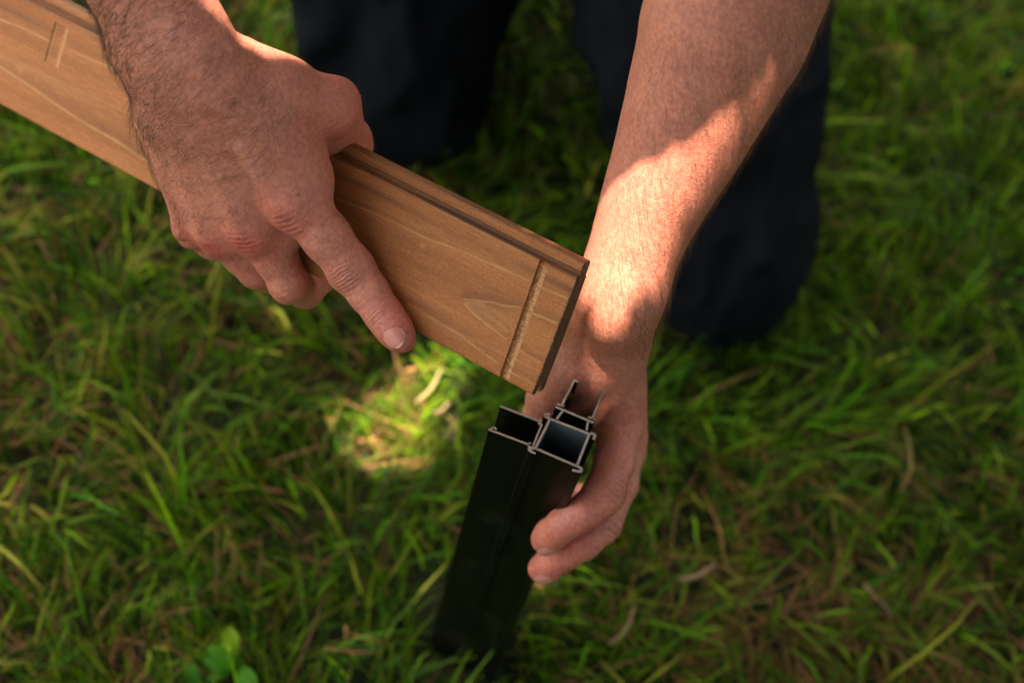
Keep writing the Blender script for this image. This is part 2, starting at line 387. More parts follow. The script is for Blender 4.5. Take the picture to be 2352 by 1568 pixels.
# small broad leaved weed at the bottom left
wr = G(512, 1545)
weed = empty('weed', wr.tolist(), label='bright yellow green broad leaved weed at the lower left of the lawn', category='weed')
def leaf(base, yaw, ln, wd, el, col, parent, curl=.8):
    n, m = 9, 5; V = []; p = np.array(base, float)
    for s in range(n + 1):
        t = s / n; w = wd * (math.sin(math.pi * min(1, t * .92 + .08)) ** .7) * .5; e = el - curl * t * 1.6
        hd = np.array([math.cos(yaw), math.sin(yaw), 0]); sd = np.array([-math.sin(yaw), math.cos(yaw), 0])
        for q in range(m):
            x = (q / (m - 1) - .5) * 2; V.append(p + sd * x * w + np.array([0, 0, 1]) * abs(x) ** 1.5 * w * .35)
        p = p + (hd * math.cos(e) + np.array([0, 0, math.sin(e)])) * ln / n
    V = np.array(V); V[:, 2] = np.maximum(V[:, 2], .003)
    Q = [[s * m + q, s * m + q + 1, (s + 1) * m + q + 1, (s + 1) * m + q] for s in range(n) for q in range(m - 1)]
    me = fastmesh('leaf', V - np.array(parent.location), np.array(Q)); vattr(me, 'tint', np.tile(col, (len(V), 1)))
    return link('leaf', me, grm, parent)
for yaw, ln, wd, el, c in ((1.3, .020, .011, 1.5, (.24, .38, .02)), (.2, .026, .014, .5, (.05, .20, .012)), (2.4, .022, .012, .4, (.06, .24, .012)), (3.6, .02, .014, .3, (.05, .2, .01)), (1.9, .026, .013, 1.2, (.22, .36, .02)), (.9, .028, .012, 1.3, (.26, .36, .03)), (-.3, .022, .012, 1.0, (.07, .22, .015)),
                           (2.9, .028, .012, 1.1, (.08, .24, .015)), (4.1, .024, .013, 1.0, (.06, .20, .012)), (5.2, .022, .011, .9, (.05, .18, .012))):
    leaf(wr + np.array([rng.normal(0, .008), rng.normal(0, .008), rng.uniform(.018, .034)]), yaw, ln, wd, el, c, weed)
st = []
for s in range(2):
    for q in range(6): st.append([.0018 * math.cos(q), .0018 * math.sin(q), -.002 + s * .036])
link('stem', fastmesh('stem', np.array(st), np.array([[q, (q + 1) % 6, 6 + (q + 1) % 6, 6 + q] for q in range(6)])), None, weed).data.materials.append(grm)
vattr(weed.children[-1].data, 'tint', np.tile((.1, .2, .03), (12, 1)))

# ------------------------------------------------------------------ wooden board
wood, nt, bs = mat('stained_softwood')
at = N(nt, 'ShaderNodeAttribute', attribute_name='grain'); sp = N(nt, 'ShaderNodeSeparateColor'); L(nt, at.outputs['Color'], sp.inputs[0])
tc = N(nt, 'ShaderNodeTexCoord'); mp = N(nt, 'ShaderNodeMapping'); mp.inputs['Scale'].default_value = (60, 1400, 900); L(nt, tc.outputs['Object'], mp.inputs[0])
fi = N(nt, 'ShaderNodeTexNoise'); fi.inputs['Scale'].default_value = 1.6; fi.inputs['Detail'].default_value = 6; fi.inputs['Roughness'].default_value = .6; L(nt, mp.outputs[0], fi.inputs['Vector'])
mp2 = N(nt, 'ShaderNodeMapping'); mp2.inputs['Scale'].default_value = (6, 60, 60); L(nt, tc.outputs['Object'], mp2.inputs[0])
bl = N(nt, 'ShaderNodeTexNoise'); bl.inputs['Scale'].default_value = 1.0; bl.inputs['Detail'].default_value = 5; L(nt, mp2.outputs[0], bl.inputs['Vector'])
mp3 = N(nt, 'ShaderNodeMapping'); mp3.inputs['Scale'].default_value = (520, 1500, 900); L(nt, tc.outputs['Object'], mp3.inputs[0])
po = N(nt, 'ShaderNodeTexNoise'); po.inputs['Scale'].default_value = 1.3; po.inputs['Detail'].default_value = 3; L(nt, mp3.outputs[0], po.inputs['Vector'])
c = mixc(nt, ramp(nt, bl.outputs[0], .3, .72), (0.405, 0.146, 0.046), (0.600, 0.245, 0.088))
c = mixc(nt, ramp(nt, fi.outputs[0], .38, .66), mixc(nt, 1., c, (.70, .66, .62), 'MULTIPLY'), c)
c = mixc(nt, ramp(nt, po.outputs[0], .36, .5), mixc(nt, 1., c, (.70, .65, .61), 'MULTIPLY'), c)
c = mixc(nt, sp.outputs[0], c, (0.64, 0.345, 0.145))               # pale growth lines
c = mixc(nt, sp.outputs[1], c, (0.055, 0.033, 0.022))              # dark stain and streaks, plus shade painted into moulding recess and groove corners
c = mixc(nt, sp.outputs[2], c, mixc(nt, ramp(nt, po.outputs[0], .35, .65), (0.30, 0.14, 0.056), (0.66, 0.37, 0.17)))   # freshly routed wood
L(nt, c, bs.inputs['Base Color']); bs.inputs['Roughness'].default_value = .62; bs.inputs['Specular IOR Level'].default_value = .3
b = bump(nt, po.outputs[0], .35, .0003); L(nt, bump(nt, fi.outputs[0], .45, .00035, b), bs.inputs['Normal'])
wend, nt, bs = mat('dark_end_grain')
g = N(nt, 'ShaderNodeNewGeometry'); n = N(nt, 'ShaderNodeTexNoise'); n.inputs['Scale'].default_value = 1400; n.inputs['Detail'].default_value = 4; L(nt, g.outputs['Position'], n.inputs['Vector'])
L(nt, mixc(nt, ramp(nt, n.outputs[0], .4, .7), (0.045, 0.022, 0.010), (0.22, 0.11, 0.045)), bs.inputs['Base Color']); bs.inputs['Roughness'].default_value = .9
L(nt, bump(nt, n.outputs[0], 1, .001), bs.inputs['Normal'])

Bc = P(1218, 905, .68); lv = P(0, 240, .80) - Bc; lv /= np.linalg.norm(lv)
Ac = P(1327, 640, .6624) - Bc; wv_ = Ac - (Ac @ lv) * lv; BW = np.linalg.norm(wv_); wv_ /= BW
nv = np.cross(lv, wv_); nv = nv if nv[2] < 0 else -nv            # face normal towards the camera
def board_uv(u, v):
    r = P(u, v, 1.); p = r * (Bc @ nv) / (r @ nv) - Bc; return p @ lv, p @ wv_
BL = 0.90; TH = 0.0165; NS_ = .80
# profile: (w, n, stain) running round the section, face first
def arc(cw, cn, r, a0, a1, k): return [(cw + r * math.cos(R(a0 + (a1 - a0) * i / k)), cn + r * math.sin(R(a0 + (a1 - a0) * i / k))) for i in range(k + 1)]
face = [(w, 0.0) for w in np.linspace(.0012, BW - .0008, 170)]
prof = arc(.0012, -.0012, .0012, 180, 90, 3)[:-1] + face + [(BW, -.0008), (BW + .0002, -.0030), (BW + .0010, -.0045), (BW + .0022, -.0045), (BW + .0028, -.0034)]
prof += arc(BW + .0050, -.0058, .0028, 120, 20, 6) + [(BW + .0082, -.0085), (BW + .0082, -.0115), (BW + .0068, -.0128), (BW + .0005, -.0128), (BW, -TH + .001), (BW - .001, -TH)]
prof += [(BW * .5, -TH), (.001, -TH), (0, -TH + .001), (0, -.0118), (.006, -.0114), (.006, -.0072), (0, -.0068)]
prof = np.array(prof); prof[:, 1] = np.where(prof[:, 1] < -.0011, prof[:, 1] * NS_, prof[:, 1]); K = len(prof)
# stations along the board; the routed grooves have walls
g1a = board_uv(1240, 600); g1b = board_uv(1150, 865)
sk = (g1a[0] - g1b[0]) / (g1a[1] - g1b[1])                             # slight skew of the groove
gc = g1b[0] - g1b[1] * sk
xs = np.unique(np.round(np.concatenate([np.arange(0, .11, .0006), np.arange(.11, .42, .0012), np.arange(.42, BL + .001, .012)]), 5))
xs = np.unique(np.concatenate([xs, [gc + q for q in (-.0029, -.0027, -.0006, -.0004, .0021, .0023)]]))
S = len(xs)
gx_, gw_ = board_uv(135, 80)                                             # second, half length groove at the far end
V = np.zeros((S, K, 3)); col = np.zeros((S, K, 3))
for k in range(K):
    w, nn = prof[k]
    onf = (nn > -.0007)
    xx = xs.copy()
    dd = np.zeros(S)
    if onf:
        gcen = gc + w * sk * 0
        q = xs - gcen; rag = rng.normal(0, 1, S) * .00022
        dd = np.where((q > -.0028) & (q < -.0005), -.0011, 0) + np.where((q >= -.0005) & (q < .0022), -.0019 + rag, 0)
        col[:, k, 1] = .75 * np.exp(-((q - .0020) / .0004) ** 2) + .35 * np.exp(-((q + .0004) / .0003) ** 2)  # shadow lines painted dark into the groove corners
        col[:, k, 2] = ((q > -.0028) & (q < .0022)) * (w < BW - .002)
        q2 = xs - gx_; in2 = (np.abs(q2) < .0045) & (w > BW * .56) & (w < BW - .004)
        dd += np.where(in2, -.0008, 0); col[:, k, 2] = np.maximum(col[:, k, 2], np.where(in2 & (np.abs(q2) > .0028), .8, 0))
        m = (xs > .36)
    V[:, k, 0] = xx + (w - BW / 2) * sk * np.exp(-np.abs(xs - gc) / .02) * 1.0
    V[:, k, 1] = w; V[:, k, 2] = nn + dd
    if not onf and w > BW - .001:
        st_ = .25 + .35 * (nn < -.003)
        if w < BW + .0030: st_ = .85  # step shadow darkened into the recess along with the stain
        elif w < BW + .0052: st_ = .15
        col[:, k, 1] = st_ * (0.75 + .35 * noise3(np.stack([xs * 30, np.full(S, k * .8), xs * 0], 1)))
# the sawn end is ragged
V[0, :, 0] += rng.normal(0, .00025, K)
# stain bands on the face just below the moulding, and pale growth lines traced from the photograph in board coordinates
FX = V[:, :, 0]; FW = V[:, :, 1]; onface = (prof[:, 1] > -.0007)[None, :] & np.ones((S, 1), bool)
def near(pts, width, taper=True):
    q = np.array([board_uv(*p) for p in pts]); out = np.full(FX.shape, 9.0)
    for a, b_ in zip(q[:-1], q[1:]):
        d = b_ - a; t = np.clip(((FX - a[0]) * d[0] + (FW - a[1]) * d[1]) / (d @ d), 0, 1)
        out = np.minimum(out, np.hypot(FX - a[0] - t * d[0], FW - a[1] - t * d[1]))
    return np.exp(-(out / width) ** 2)
def r3(pts): return [(672 + .4096 * x, 283.7 + .4096 * y) for x, y in pts]
def r7(pts): return [(x / 3, y / 3) for x, y in pts]
lines = [(r3([(230, 415), (400, 480), (560, 550), (740, 640), (880, 690), (1100, 780), (1325, 882)]), .0006, .85),
         (r3([(1385, 915), (1540, 980)]), .0006, .8), (r3([(240, 215), (440, 290), (640, 390), (830, 490), (1090, 625), (1300, 730), (1372, 768)]), .00045, .8),
         (r3([(650, 1010), (800, 1100), (960, 1200), (1060, 1280), (1150, 1340)]), .0006, .75), (r3([(1200, 1380), (1350, 1460)]), .0006, .7),
         (r3([(962, 985), (1050, 995), (1120, 1003), (1190, 1022), (1275, 1030)]), .0007, 1.), (r3([(965, 1010), (1010, 1060), (1080, 1120), (1140, 1165), (1200, 1208)]), .0006, 1.),
         (r3([(975, 990), (1020, 1030), (1060, 1060)]), .0014, .6), (r3([(1085, 1040), (1130, 1100), (1205, 1165)]), .0007, .7), (r3([(1090, 1050), (1150, 1060), (1215, 1085)]), .0005, .5),
         (r3([(1060, 1010), (1150, 1050), (1240, 1075)]), .0018, .35),
         (r3([(1320, 1055), (1400, 1085), (1485, 1122)]), .0006, .9), (r3([(1250, 1250), (1310, 1295), (1388, 1340)]), .0006, .8),
         (r7([(0, 135), (170, 200), (350, 290)]), .0009, .8), (r7([(470, 340), (620, 410), (780, 470), (900, 520), (1300, 760)]), .0008, .7),
         (r7([(0, 460), (170, 570), (400, 730), (600, 860), (800, 970), (960, 1080), (1200, 1230)]), .0012, .85),
         ([(560, 420), (720, 500), (800, 560), (900, 620)], .0005, .4)]
wob = fbm(np.stack([FX * 160, FW * 320, FX * 0], -1), 3)
for pts, wdt, amp in lines: col[:, :, 0] = np.maximum(col[:, :, 0], near(pts, wdt * .62) * amp * .95 * (.75 + .6 * wob) * onface)
for i in range(16):
    w_ = BW * (.04 + .92 * (i + rng.random() * .8) / 16); sl_ = -.035 + rng.normal(0, .012)
    gl = np.exp(-((FW - w_ - FX * sl_ - .0012 * np.sin(FX * 14 + i)) / rng.uniform(.00025, .0006)) ** 2) * rng.uniform(.08, .30) * np.clip(.5 + noise3(np.stack([FX * 12 + i, FW * 0 + i * 3, FX * 0], -1)), 0, 1)
    if i % 3: col[:, :, 0] = np.maximum(col[:, :, 0], gl * onface)
    else: col[:, :, 1] = np.where(onface, np.maximum(col[:, :, 1], gl * 1.1), col[:, :, 1])
kn = [np.array(board_uv(*p)) for p in r3([(968, 998), (1060, 1000), (1190, 1022), (1275, 1035), (1240, 1100), (1200, 1205), (1080, 1118)])]
pin = np.zeros(FX.shape, bool)
for i in range(len(kn)):
    a, b_ = kn[i], kn[(i + 1) % len(kn)]; pin ^= ((a[1] > FW) != (b_[1] > FW)) & (FX < (b_[0] - a[0]) * (FW - a[1]) / (b_[1] - a[1] + 1e-12) + a[0])
tip_ = np.array(board_uv(*r3([(962, 998)])[0]))
col[:, :, 0] = np.maximum(col[:, :, 0], pin * np.clip(.08 + .9 * np.exp(-np.hypot(FX - tip_[0], FW - tip_[1]) / .006) + .35 * fbm(np.stack([FX * 60, FW * 700, FX * 0], -1), 2), 0, .9))
dark_lines = sum(near([(a + 3, b_ - 9) for a, b_ in pts], wdt * 3.2) * .20 * amp for pts, wdt, amp in lines)
col[:, :, 0] = np.clip(col[:, :, 0], 0, 1)
# darker streaks above the growth lines and a greyish stain along the moulding
u0, w0 = FX, FW
streak = .55 * np.clip(fbm(np.stack([FX * 9, FW * 150, FX * 0 + 3], -1), 3), 0, 1)
col[:, :, 1] = np.where(onface, np.clip(.42 * np.exp(-((FW - (BW - .0065 - FX * .01)) / .0018) ** 2) * (.6 + .8 * noise3(np.stack([FX * 25, FW * 90, FX * 0], -1))) + streak * .45 + dark_lines, 0, 1) * (1 - .8 * col[:, :, 2]) + np.where(col[:, :, 2] > 0, col[:, :, 1], 0), col[:, :, 1])
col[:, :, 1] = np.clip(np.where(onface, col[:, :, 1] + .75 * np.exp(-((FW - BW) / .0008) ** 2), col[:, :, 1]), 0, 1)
sp1 = np.array(board_uv(47, 163)); col[:, :, 0] = np.maximum(col[:, :, 0], .30 * np.exp(-(((FX - sp1[0]) ** 2 + (FW - sp1[1]) ** 2) / .0028 ** 2) ** 2) * onface)
sp2 = np.array(board_uv(970, 565)); col[:, :, 0] = np.maximum(col[:, :, 0], .7 * np.exp(-(((FX - sp2[0]) / .0016) ** 2 + ((FW - sp2[1]) / .0007) ** 2)) * onface)
ids = np.arange(S * K).reshape(S, K)
Q = np.stack([ids[:-1], np.roll(ids[:-1], -1, 1), np.roll(ids[1:], -1, 1), ids[1:]], -1).reshape(-1, 4)[:, ::-1]
me = bpy.data.meshes.new('plank')
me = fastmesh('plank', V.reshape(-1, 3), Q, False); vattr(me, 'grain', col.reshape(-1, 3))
org = c2w(Bc); Rw = np.stack([M @ lv, M @ wv_, M @ nv], 1)
m4 = np.eye(4); m4[:3, :3] = Rw; m4[:3, 3] = org
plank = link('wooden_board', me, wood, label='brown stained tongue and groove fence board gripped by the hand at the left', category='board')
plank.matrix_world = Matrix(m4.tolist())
# end caps as their own part with a rough sawn surface
def cap(x, flip):
    ring = np.stack([V[0 if x == 0 else -1, :, 0], prof[:, 0], prof[:, 1]], 1)
    import mathutils
    tri = mathutils.geometry.tessellate_polygon([[Vector((p[1], p[2], 0)) for p in ring]])
    t = np.array(tri); t = t if flip else t[:, ::-1]
    if x == 0: ring[:, 0] -= .0001
    return link('sawn_end', fastmesh('sawn_end', ring, t, False), wend, plank)
cap(0, True); cap(BL, False)

# ------------------------------------------------------------------ aluminium corner post
T0 = P(1219, 1031, .72)
def topp(x, y):                     # point on the sawn top, from the enlarged view of the photograph
    r = P(1045.4 + .38096 * x, 821.4 + .38096 * y, 1.); return c2w(r * (T0 @ DN) / (r @ DN))
ptop = topp(600, 480); PH = ptop[2]
post = empty('corner_post', (ptop[0], ptop[1], 0), label='black aluminium corner post profile standing upright in the grass, gripped by two fingertips', category='post')
def walls(name, segs, th=.0012, top=0.0, inner=None, bottom=0.0):
    """thin extruded walls; every segment is a bar in plan, from the ground to the sawn top"""
    Vs = []; Qs = []; Mi = []; base = 0
    for sg in segs:
        a = topp(*sg[0]); b_ = topp(*sg[1]); t = (sg[2] if len(sg) > 2 else th)
        a = np.array(a[:2]) - ptop[:2]; b_ = np.array(b_[:2]) - ptop[:2]; d = (b_ - a); ln = np.linalg.norm(d); d /= ln; s_ = np.array([-d[1], d[0]]) * t / 2
        ring = [a - d * t * .5 * 0 + s_, a - s_, b_ - s_, b_ + s_]
        c = .00018
        for z, sh in ((bottom, 0), (PH + top - c, 0), (PH + top, c)):
            for i, p in enumerate(ring):
                q = p + (np.array([0, 0]) if sh == 0 else ((a + b_) / 2 - p) / np.linalg.norm((a + b_) / 2 - p) * sh)
                Vs.append([q[0], q[1], z])
        for lev in (0, 1):
            for q in range(4):
                Qs.append([base + 4 * lev + q, base + 4 * lev + (q + 1) % 4, base + 4 * lev + 4 + (q + 1) % 4, base + 4 * lev + 4 + q])
                Mi.append(0 if lev == 0 else 1)
                if lev == 0 and inner is not None and len(sg) > 3 and q == sg[3]: Mi[-1] = 2
        Qs.append([base + 8, base + 9, base + 10, base + 11]); Mi.append(1)
        Qs.append([base + 3, base + 2, base + 1, base]); Mi.append(0)
        base += 12
    me = fastmesh(name, np.array(Vs), np.array(Qs), False)
    me.materials.append(coat); me.materials.append(alu); me.materials.append(milled)
    me.polygons.foreach_set('material_index', np.array(Mi, np.int32))
    return link(name, me, None, post)
TLr, TRr, BRr, BLr = (572, 370), (808, 462), (733, 655), (482, 548)
def lerp(a, b_, t): return (a[0] + (b_[0] - a[0]) * t, a[1] + (b_[1] - a[1]) * t)
# the q index that faces the hollow depends on winding: walls run clockwise seen from above
walls('square_tube', [(TLr, TRr, .0013, 1), (TRr, BRr, .0013, 1), (BRr, BLr, .0013, 1), (BLr, TLr, .0013, 1),
                      ((814, 456), (846, 466), .0016), ((846, 466), (832, 494), .0014), ((738, 658), (764, 668), .0016), ((764, 668), (752, 692), .0016), ((752, 690), (706, 678), .0014),
                      ((478, 546), (444, 547), .0018), ((444, 547), (452, 566), .0016), ((452, 566), (484, 578), .0013), ((568, 366), (540, 350), .0020), ((540, 350), (574, 338), .0018)], inner=True, top=.0006)
walls('side_channel', [((202, 431), (456, 527), .0011), ((206, 433), (240, 416), .0009), ((240, 416), (247, 432), .0009), ((272, 291), (512, 384), .0011), ((520, 366), (506, 402), .0015),
                       ((524, 396), (470, 532), .0011), ((452, 508), (444, 540), .0012)])
walls('back_channel', [((604, 301), (832, 397), .0012), ((640, 292), (714, 146), .0011), ((714, 141), (740, 152), .0011), ((612, 284), (656, 298), .0012), ((822, 376), (893, 206), .0010), ((800, 362), (844, 378), .0012),
                       ((650, 322), (610, 372), .0012), ((800, 384), (790, 445), .0012)], top=.0012)

# ------------------------------------------------------------------ the person
person = empty('person', (-.02, .85, 0), category='person',
               label='kneeling man in dark navy trousers, one hand on a board, the other round a post')
def X4(*a): return [P(*q) for q in a]

# ---- arm at the left of the picture: hand over the board
H = .00065
A = Field((-.222, -.198, .585), (-.030, .022, .812), H)
mcp = dict(i=P(688, 468, .688), m=P(590, 520, .705), r=P(508, 532, .720), l=P(449, 518, .733))
base = dict(i=P(512, 205, .653), m=P(462, 218, .662), r=P(412, 230, .675), l=P(372, 243, .690))
wr1 = P(408, 125, .655)
ax1 = mcp['m'] - wr1; ax1 /= np.linalg.norm(ax1); lat1 = mcp['l'] - mcp['i']; nd1 = np.cross(ax1, lat1); nd1 /= np.linalg.norm(nd1); nd1 = nd1 if nd1[2] < 0 else -nd1
el1 = wr1 + np.array([-.33, -.86, -.39]) * .255
arm1 = [wr1 + (el1 - wr1) * t for t in (0, .12, .3, .6, 1.0)]; arm1r = [.0305, .0305, .0350, .043, .043]
def flat_of(a, b, n0, ratio): 
    d = (b - a) / np.linalg.norm(b - a); n = n0 - (n0 @ d) * d; return (n / np.linalg.norm(n), ratio)
def add_arm1(A, k=.01):
    A.limb(arm1, arm1r, [.68, .72, .80, .90, .95], nd1, k=.002)
add_arm1(A)
up = nd1                                                  # towards the back of the hand
A.cone(wr1, (base['m'] + base['r']) / 2, .0300, .0285, k=.010, flat=flat_of(wr1, base['m'], nd1, .66))
A.cone((base['m'] + base['r']) / 2, (mcp['m'] + mcp['r']) / 2 - ax1 * .010, .0285, .026, k=.012, flat=flat_of(wr1, mcp['m'], nd1, .50))
for f_, rb, rm in (('i', .0125, .0124), ('m', .0125, .0120), ('r', .0125, .0110), ('l', .0125, .0102)):
    A.cone(base[f_], mcp[f_], rb, rm, k=.011)
    dpt = -up * .011; A.cone(base[f_] + dpt, mcp[f_] + dpt - ax1 * .006, rb, rm, k=.010)        # palm flesh
# knuckle heads and tendons
for f_, r_ in (('i', .0083), ('m', .0080), ('r', .0070), ('l', .0064)):
    A.cone(mcp[f_] + up * .0060 - ax1 * .002, mcp[f_] + up * .0056 + ax1 * .003, r_, r_ * .95, k=.006)
    A.cone(base[f_] * .6 + mcp[f_] * .4 + up * .0108, mcp[f_] + up * .0112 - ax1 * .004, .0020, .0028, k=.0045)
# ulnar head at the wrist
A.cone(P(300, 95, .668), P(305, 105, .668), .010, .010, k=.012)
# hypothenar
A.cone(P(375, 270, .705), P(440, 440, .738), .014, .012, k=.010)
# thumb: metacarpal, knuckle, phalanges going behind the board
tb = [P(545, 165, .668), P(640, 203, .672), P(757, 243, .690), P(795, 328, .737), P(762, 378, .7625)]
A.chain(tb[:3], [.0160, .0138, .0120], k=.012)
A.chain(tb[2:], [.0122, .0118, .0098], k=.010)
A.cone(tb[2] + np.array([.004, -.004, .003]), tb[3] * .5 + tb[2] * .5 + np.array([.003, -.001, -.002]), .0085, .0085, k=.006)
A.cone(P(640, 238, .690), P(708, 322, .711), .013, .0115, k=.012)                 # web
A.cone(P(590, 260, .672), P(668, 375, .686), .0140, .0145, k=.010)               # first dorsal muscle
A.cone(P(668, 375, .690), mcp['i'] + (mcp['i'] - base['i']) * -.05, .0140, .0130, k=.010)
A.cone(P(620, 300, .705), P(560, 430, .725), .014, .014, k=.010)
# index
ind = [mcp['i'], P(750, 545, .692), P(806, 617, .6975), P(846, 672, .6980), P(882, 722, .6970), P(906, 756, .6960), P(921, 777, .6953)]
A.chain(ind, [.0128, .0117, .0112, .0099, .0091, .0085, .0075], k=.0035)
A.cone(ind[2] + up * .0012, ind[2] + up * .0012 + (ind[3] - ind[2]) * .1, .0104, .0104, k=.004)
# middle, ring, little curl round the lower edge of the board
mid = [mcp['m'], P(632, 590, .716), P(664, 650, .7225), P(700, 667, .752), P(752, 628, .768)]
A.chain(mid, [.0120, .0106, .0102, .0090, .0080], k=.004)
rin = [mcp['r'], P(556, 585, .729), P(590, 620, .7355), P(628, 636, .764), P(680, 596, .779)]
A.chain(rin, [.0108, .0100, .0096, .0084, .0075], k=.004)
lit = [mcp['l'], P(479, 545, .741), P(506, 553, .7475), P(540, 572, .775), P(588, 545, .788)]
A.chain(lit, [.0098, .0088, .0084, .0076, .0068], k=.004)
# webs between finger roots
for a, b_, r_ in (('i', 'm', .0095), ('m', 'r', .0088), ('r', 'l', .0080)):
    o_ = ax1 * .011 + np.array([0, 0, .010]); A.cone(mcp[a] * .55 + mcp[b_] * .45 + o_ * .8, mcp[b_] * .55 + mcp[a] * .45 + o_ * .8, r_, r_, k=.006)

# ---- arm at the right of the picture: hand round the post
B = Field((-.004, -.198, .528), (.162, .150, .925), .0009)
wr2 = P(1420, 690, .733)
st2 = [P(1428, 668, .728), P(1484, 500, .713), P(1570, 300, .694), P(1652, 100, .672), P(1688, 0, .660)]
rn2 = [.0208, .0243, .0312, .0378, .0398]
ax2 = st2[2] - st2[0]; ax2 /= np.linalg.norm(ax2)
el2 = st2[-1] + (st2[-1] - st2[2]) / np.linalg.norm(st2[-1] - st2[2]) * .085
nn2 = np.array([.95, .30, .0])
def add_arm2(B, k=.010):
    pts = st2 + [el2]; rr = rn2 + [.040]; rat = [.74, .80, .86, .92, .95, .97]
    B.limb(pts, [r / q for r, q in zip(rr, rat)], rat, nn2, k=.002)
add_arm2(B)
m2 = dict(i=P(1427, 968, .783), m=P(1436, 1000, .806), r=P(1436, 1035, .830), l=P(1428, 1060, .852))
b2_ = dict(i=P(1412, 772, .752), m=P(1412, 775, .768), r=P(1408, 782, .784), l=P(1400, 792, .798))
B.cone(st2[0], (b2_['i'] + b2_['m']) / 2, .0290, .0270, k=.012, flat=flat_of(st2[0], b2_['m'], nn2, .74))
for f_, rb, rm in (('i', .0128, .0130), ('m', .0130, .0122), ('r', .0130, .0115), ('l', .012, .0105)):
    B.cone(b2_[f_], m2[f_], rb, rm, k=.011)
B.cone(P(1385, 790, .768), P(1395, 950, .800), .015, .013, k=.012)
B.cone(P(1370, 800, .785), P(1385, 960, .830), .017, .014, k=.012)
# thumb and its ball
t2 = [P(1372, 752, .748), P(1318, 845, .765), P(1266, 915, .783), P(1228, 1005, .812), P(1196, 1062, .832)]
B.chain(t2[:3], [.0175, .0155, .0130], k=.012); B.chain(t2[2:], [.0125, .0112, .0092], k=.006)
B.cone(P(1345, 850, .780), P(1340, 915, .806), .014, .011, k=.014)                # web between thumb and index
B.cone(P(1400, 890, .785), P(1345, 915, .808), .0125, .010, k=.014)
# index and middle round to the front of the post, ring and little behind it
i2 = [m2['i'], P(1412, 1060, .772), P(1388, 1130, .764), P(1340, 1176, .760), P(1293, 1205, .7635), P(1266, 1227, .772), P(1252, 1237, .7775)]
B.chain(i2, [.0128, .0107, .0107, .0092, .0088, .0086, .0080], k=.004)
B.cone(i2[2] + np.array([.0012, .000, -.0015]), i2[2] + np.array([-.001, .003, -.001]), .0102, .0100, k=.004)
d2 = [m2['m'], P(1424, 1110, .798), P(1388, 1205, .792), P(1342, 1247, .7875), P(1296, 1273, .790), P(1262, 1296, .797), P(1244, 1305, .801)]
B.chain(d2, [.0117, .0099, .0093, .0088, .0084, .0083, .0077], k=.004)
r2_ = [m2['r'], P(1425, 1115, .838), P(1385, 1170, .858), P(1335, 1180, .872), P(1290, 1185, .870)]
B.chain(r2_, [.0110, .0098, .0096, .0084, .0072], k=.004)
l2_ = [m2['l'], P(1415, 1100, .870), P(1375, 1130, .888), P(1335, 1140, .900), P(1305, 1140, .895)]
B.chain(l2_, [.0100, .0086, .0084, .0074, .0066], k=.004)

# ---- coarse body: upper arms, torso, neck, head (above the frame)
sh1 = w2c((-.29, .65, .905)); sh2 = w2c((.10, .635, .865)); el2c = el2; neck = w2c((-.08, .62, .935)); headc = w2c((-.0595, .560, .994))
YCUT = -.1895
Cb_ = Field((-.46, -1.02, .06), (.36, YCUT - .0005, 1.30), .0055)
add_arm1(Cb_); add_arm2(Cb_)
Cb_.cone(arm1[-1], sh1, .042, .055, k=.02); Cb_.cone(el2, sh2, .042, .055, k=.02)
chest = w2c((-.10, .76, .80)); belly = w2c((-.12, .92, .52)); hipm = w2c((-.13, .99, .34))
fwd = M.T @ np.array([0, -.75, -.45])
Cb_.cone(sh1, sh2, .058, .058, k=.04)
Cb_.cone(chest, belly, .155, .135, k=.05, flat=(fwd, .68)); Cb_.cone(belly, hipm, .135, .15, k=.05, flat=(fwd, .72))
Cb_.cone(neck, headc, .054, .052, k=.03); Cb_.cone((sh1 + sh2) / 2, neck, .07, .055, k=.04)
hu = M.T @ np.array([0, .12, .99]); hu /= np.linalg.norm(hu)                   # head up
hf = M.T @ np.array([.05, -.80, -.60]); hf -= (hf @ hu) * hu; hf /= np.linalg.norm(hf)
# head bent forward: face looks down towards the work
hf2 = hf * .62 - hu * .78; hf2 /= np.linalg.norm(hf2); hu2 = hu * .62 + hf * .78; hu2 /= np.linalg.norm(hu2); hs = np.cross(hf2, hu2)
Cb_.cone(headc + hu2 * .05 - hf2 * .02, headc + hu2 * .055 + hf2 * .015, .088, .082, k=.02, flat=(hs, .86))
Cb_.cone(headc + hu2 * .02 + hf2 * .02, headc - hu2 * .045 + hf2 * .055, .066, .034, k=.03)
Cb_.cone(headc + hu2 * .025 + hf2 * .09, headc - hu2 * .002 + hf2 * .108, .008, .013, k=.008)   # nose
Cb_.cone(headc - hu2 * .028 + hf2 * .086 - hs * .012, headc - hu2 * .028 + hf2 * .086 + hs * .012, .010, .010, k=.008)
for s_ in (-1, 1):
    Cb_.cone(headc + hu2 * .03 + hs * .076 * s_, headc + hs * .074 * s_, .016, .012, k=.006, flat=(hs, .5))
    Cb_.cone(headc + hu2 * .032 + hf2 * .088 + hs * .032 * s_, headc + hu2 * .032 + hf2 * .09 + hs * .034 * s_, .016, .016, k=.01, sub=True)

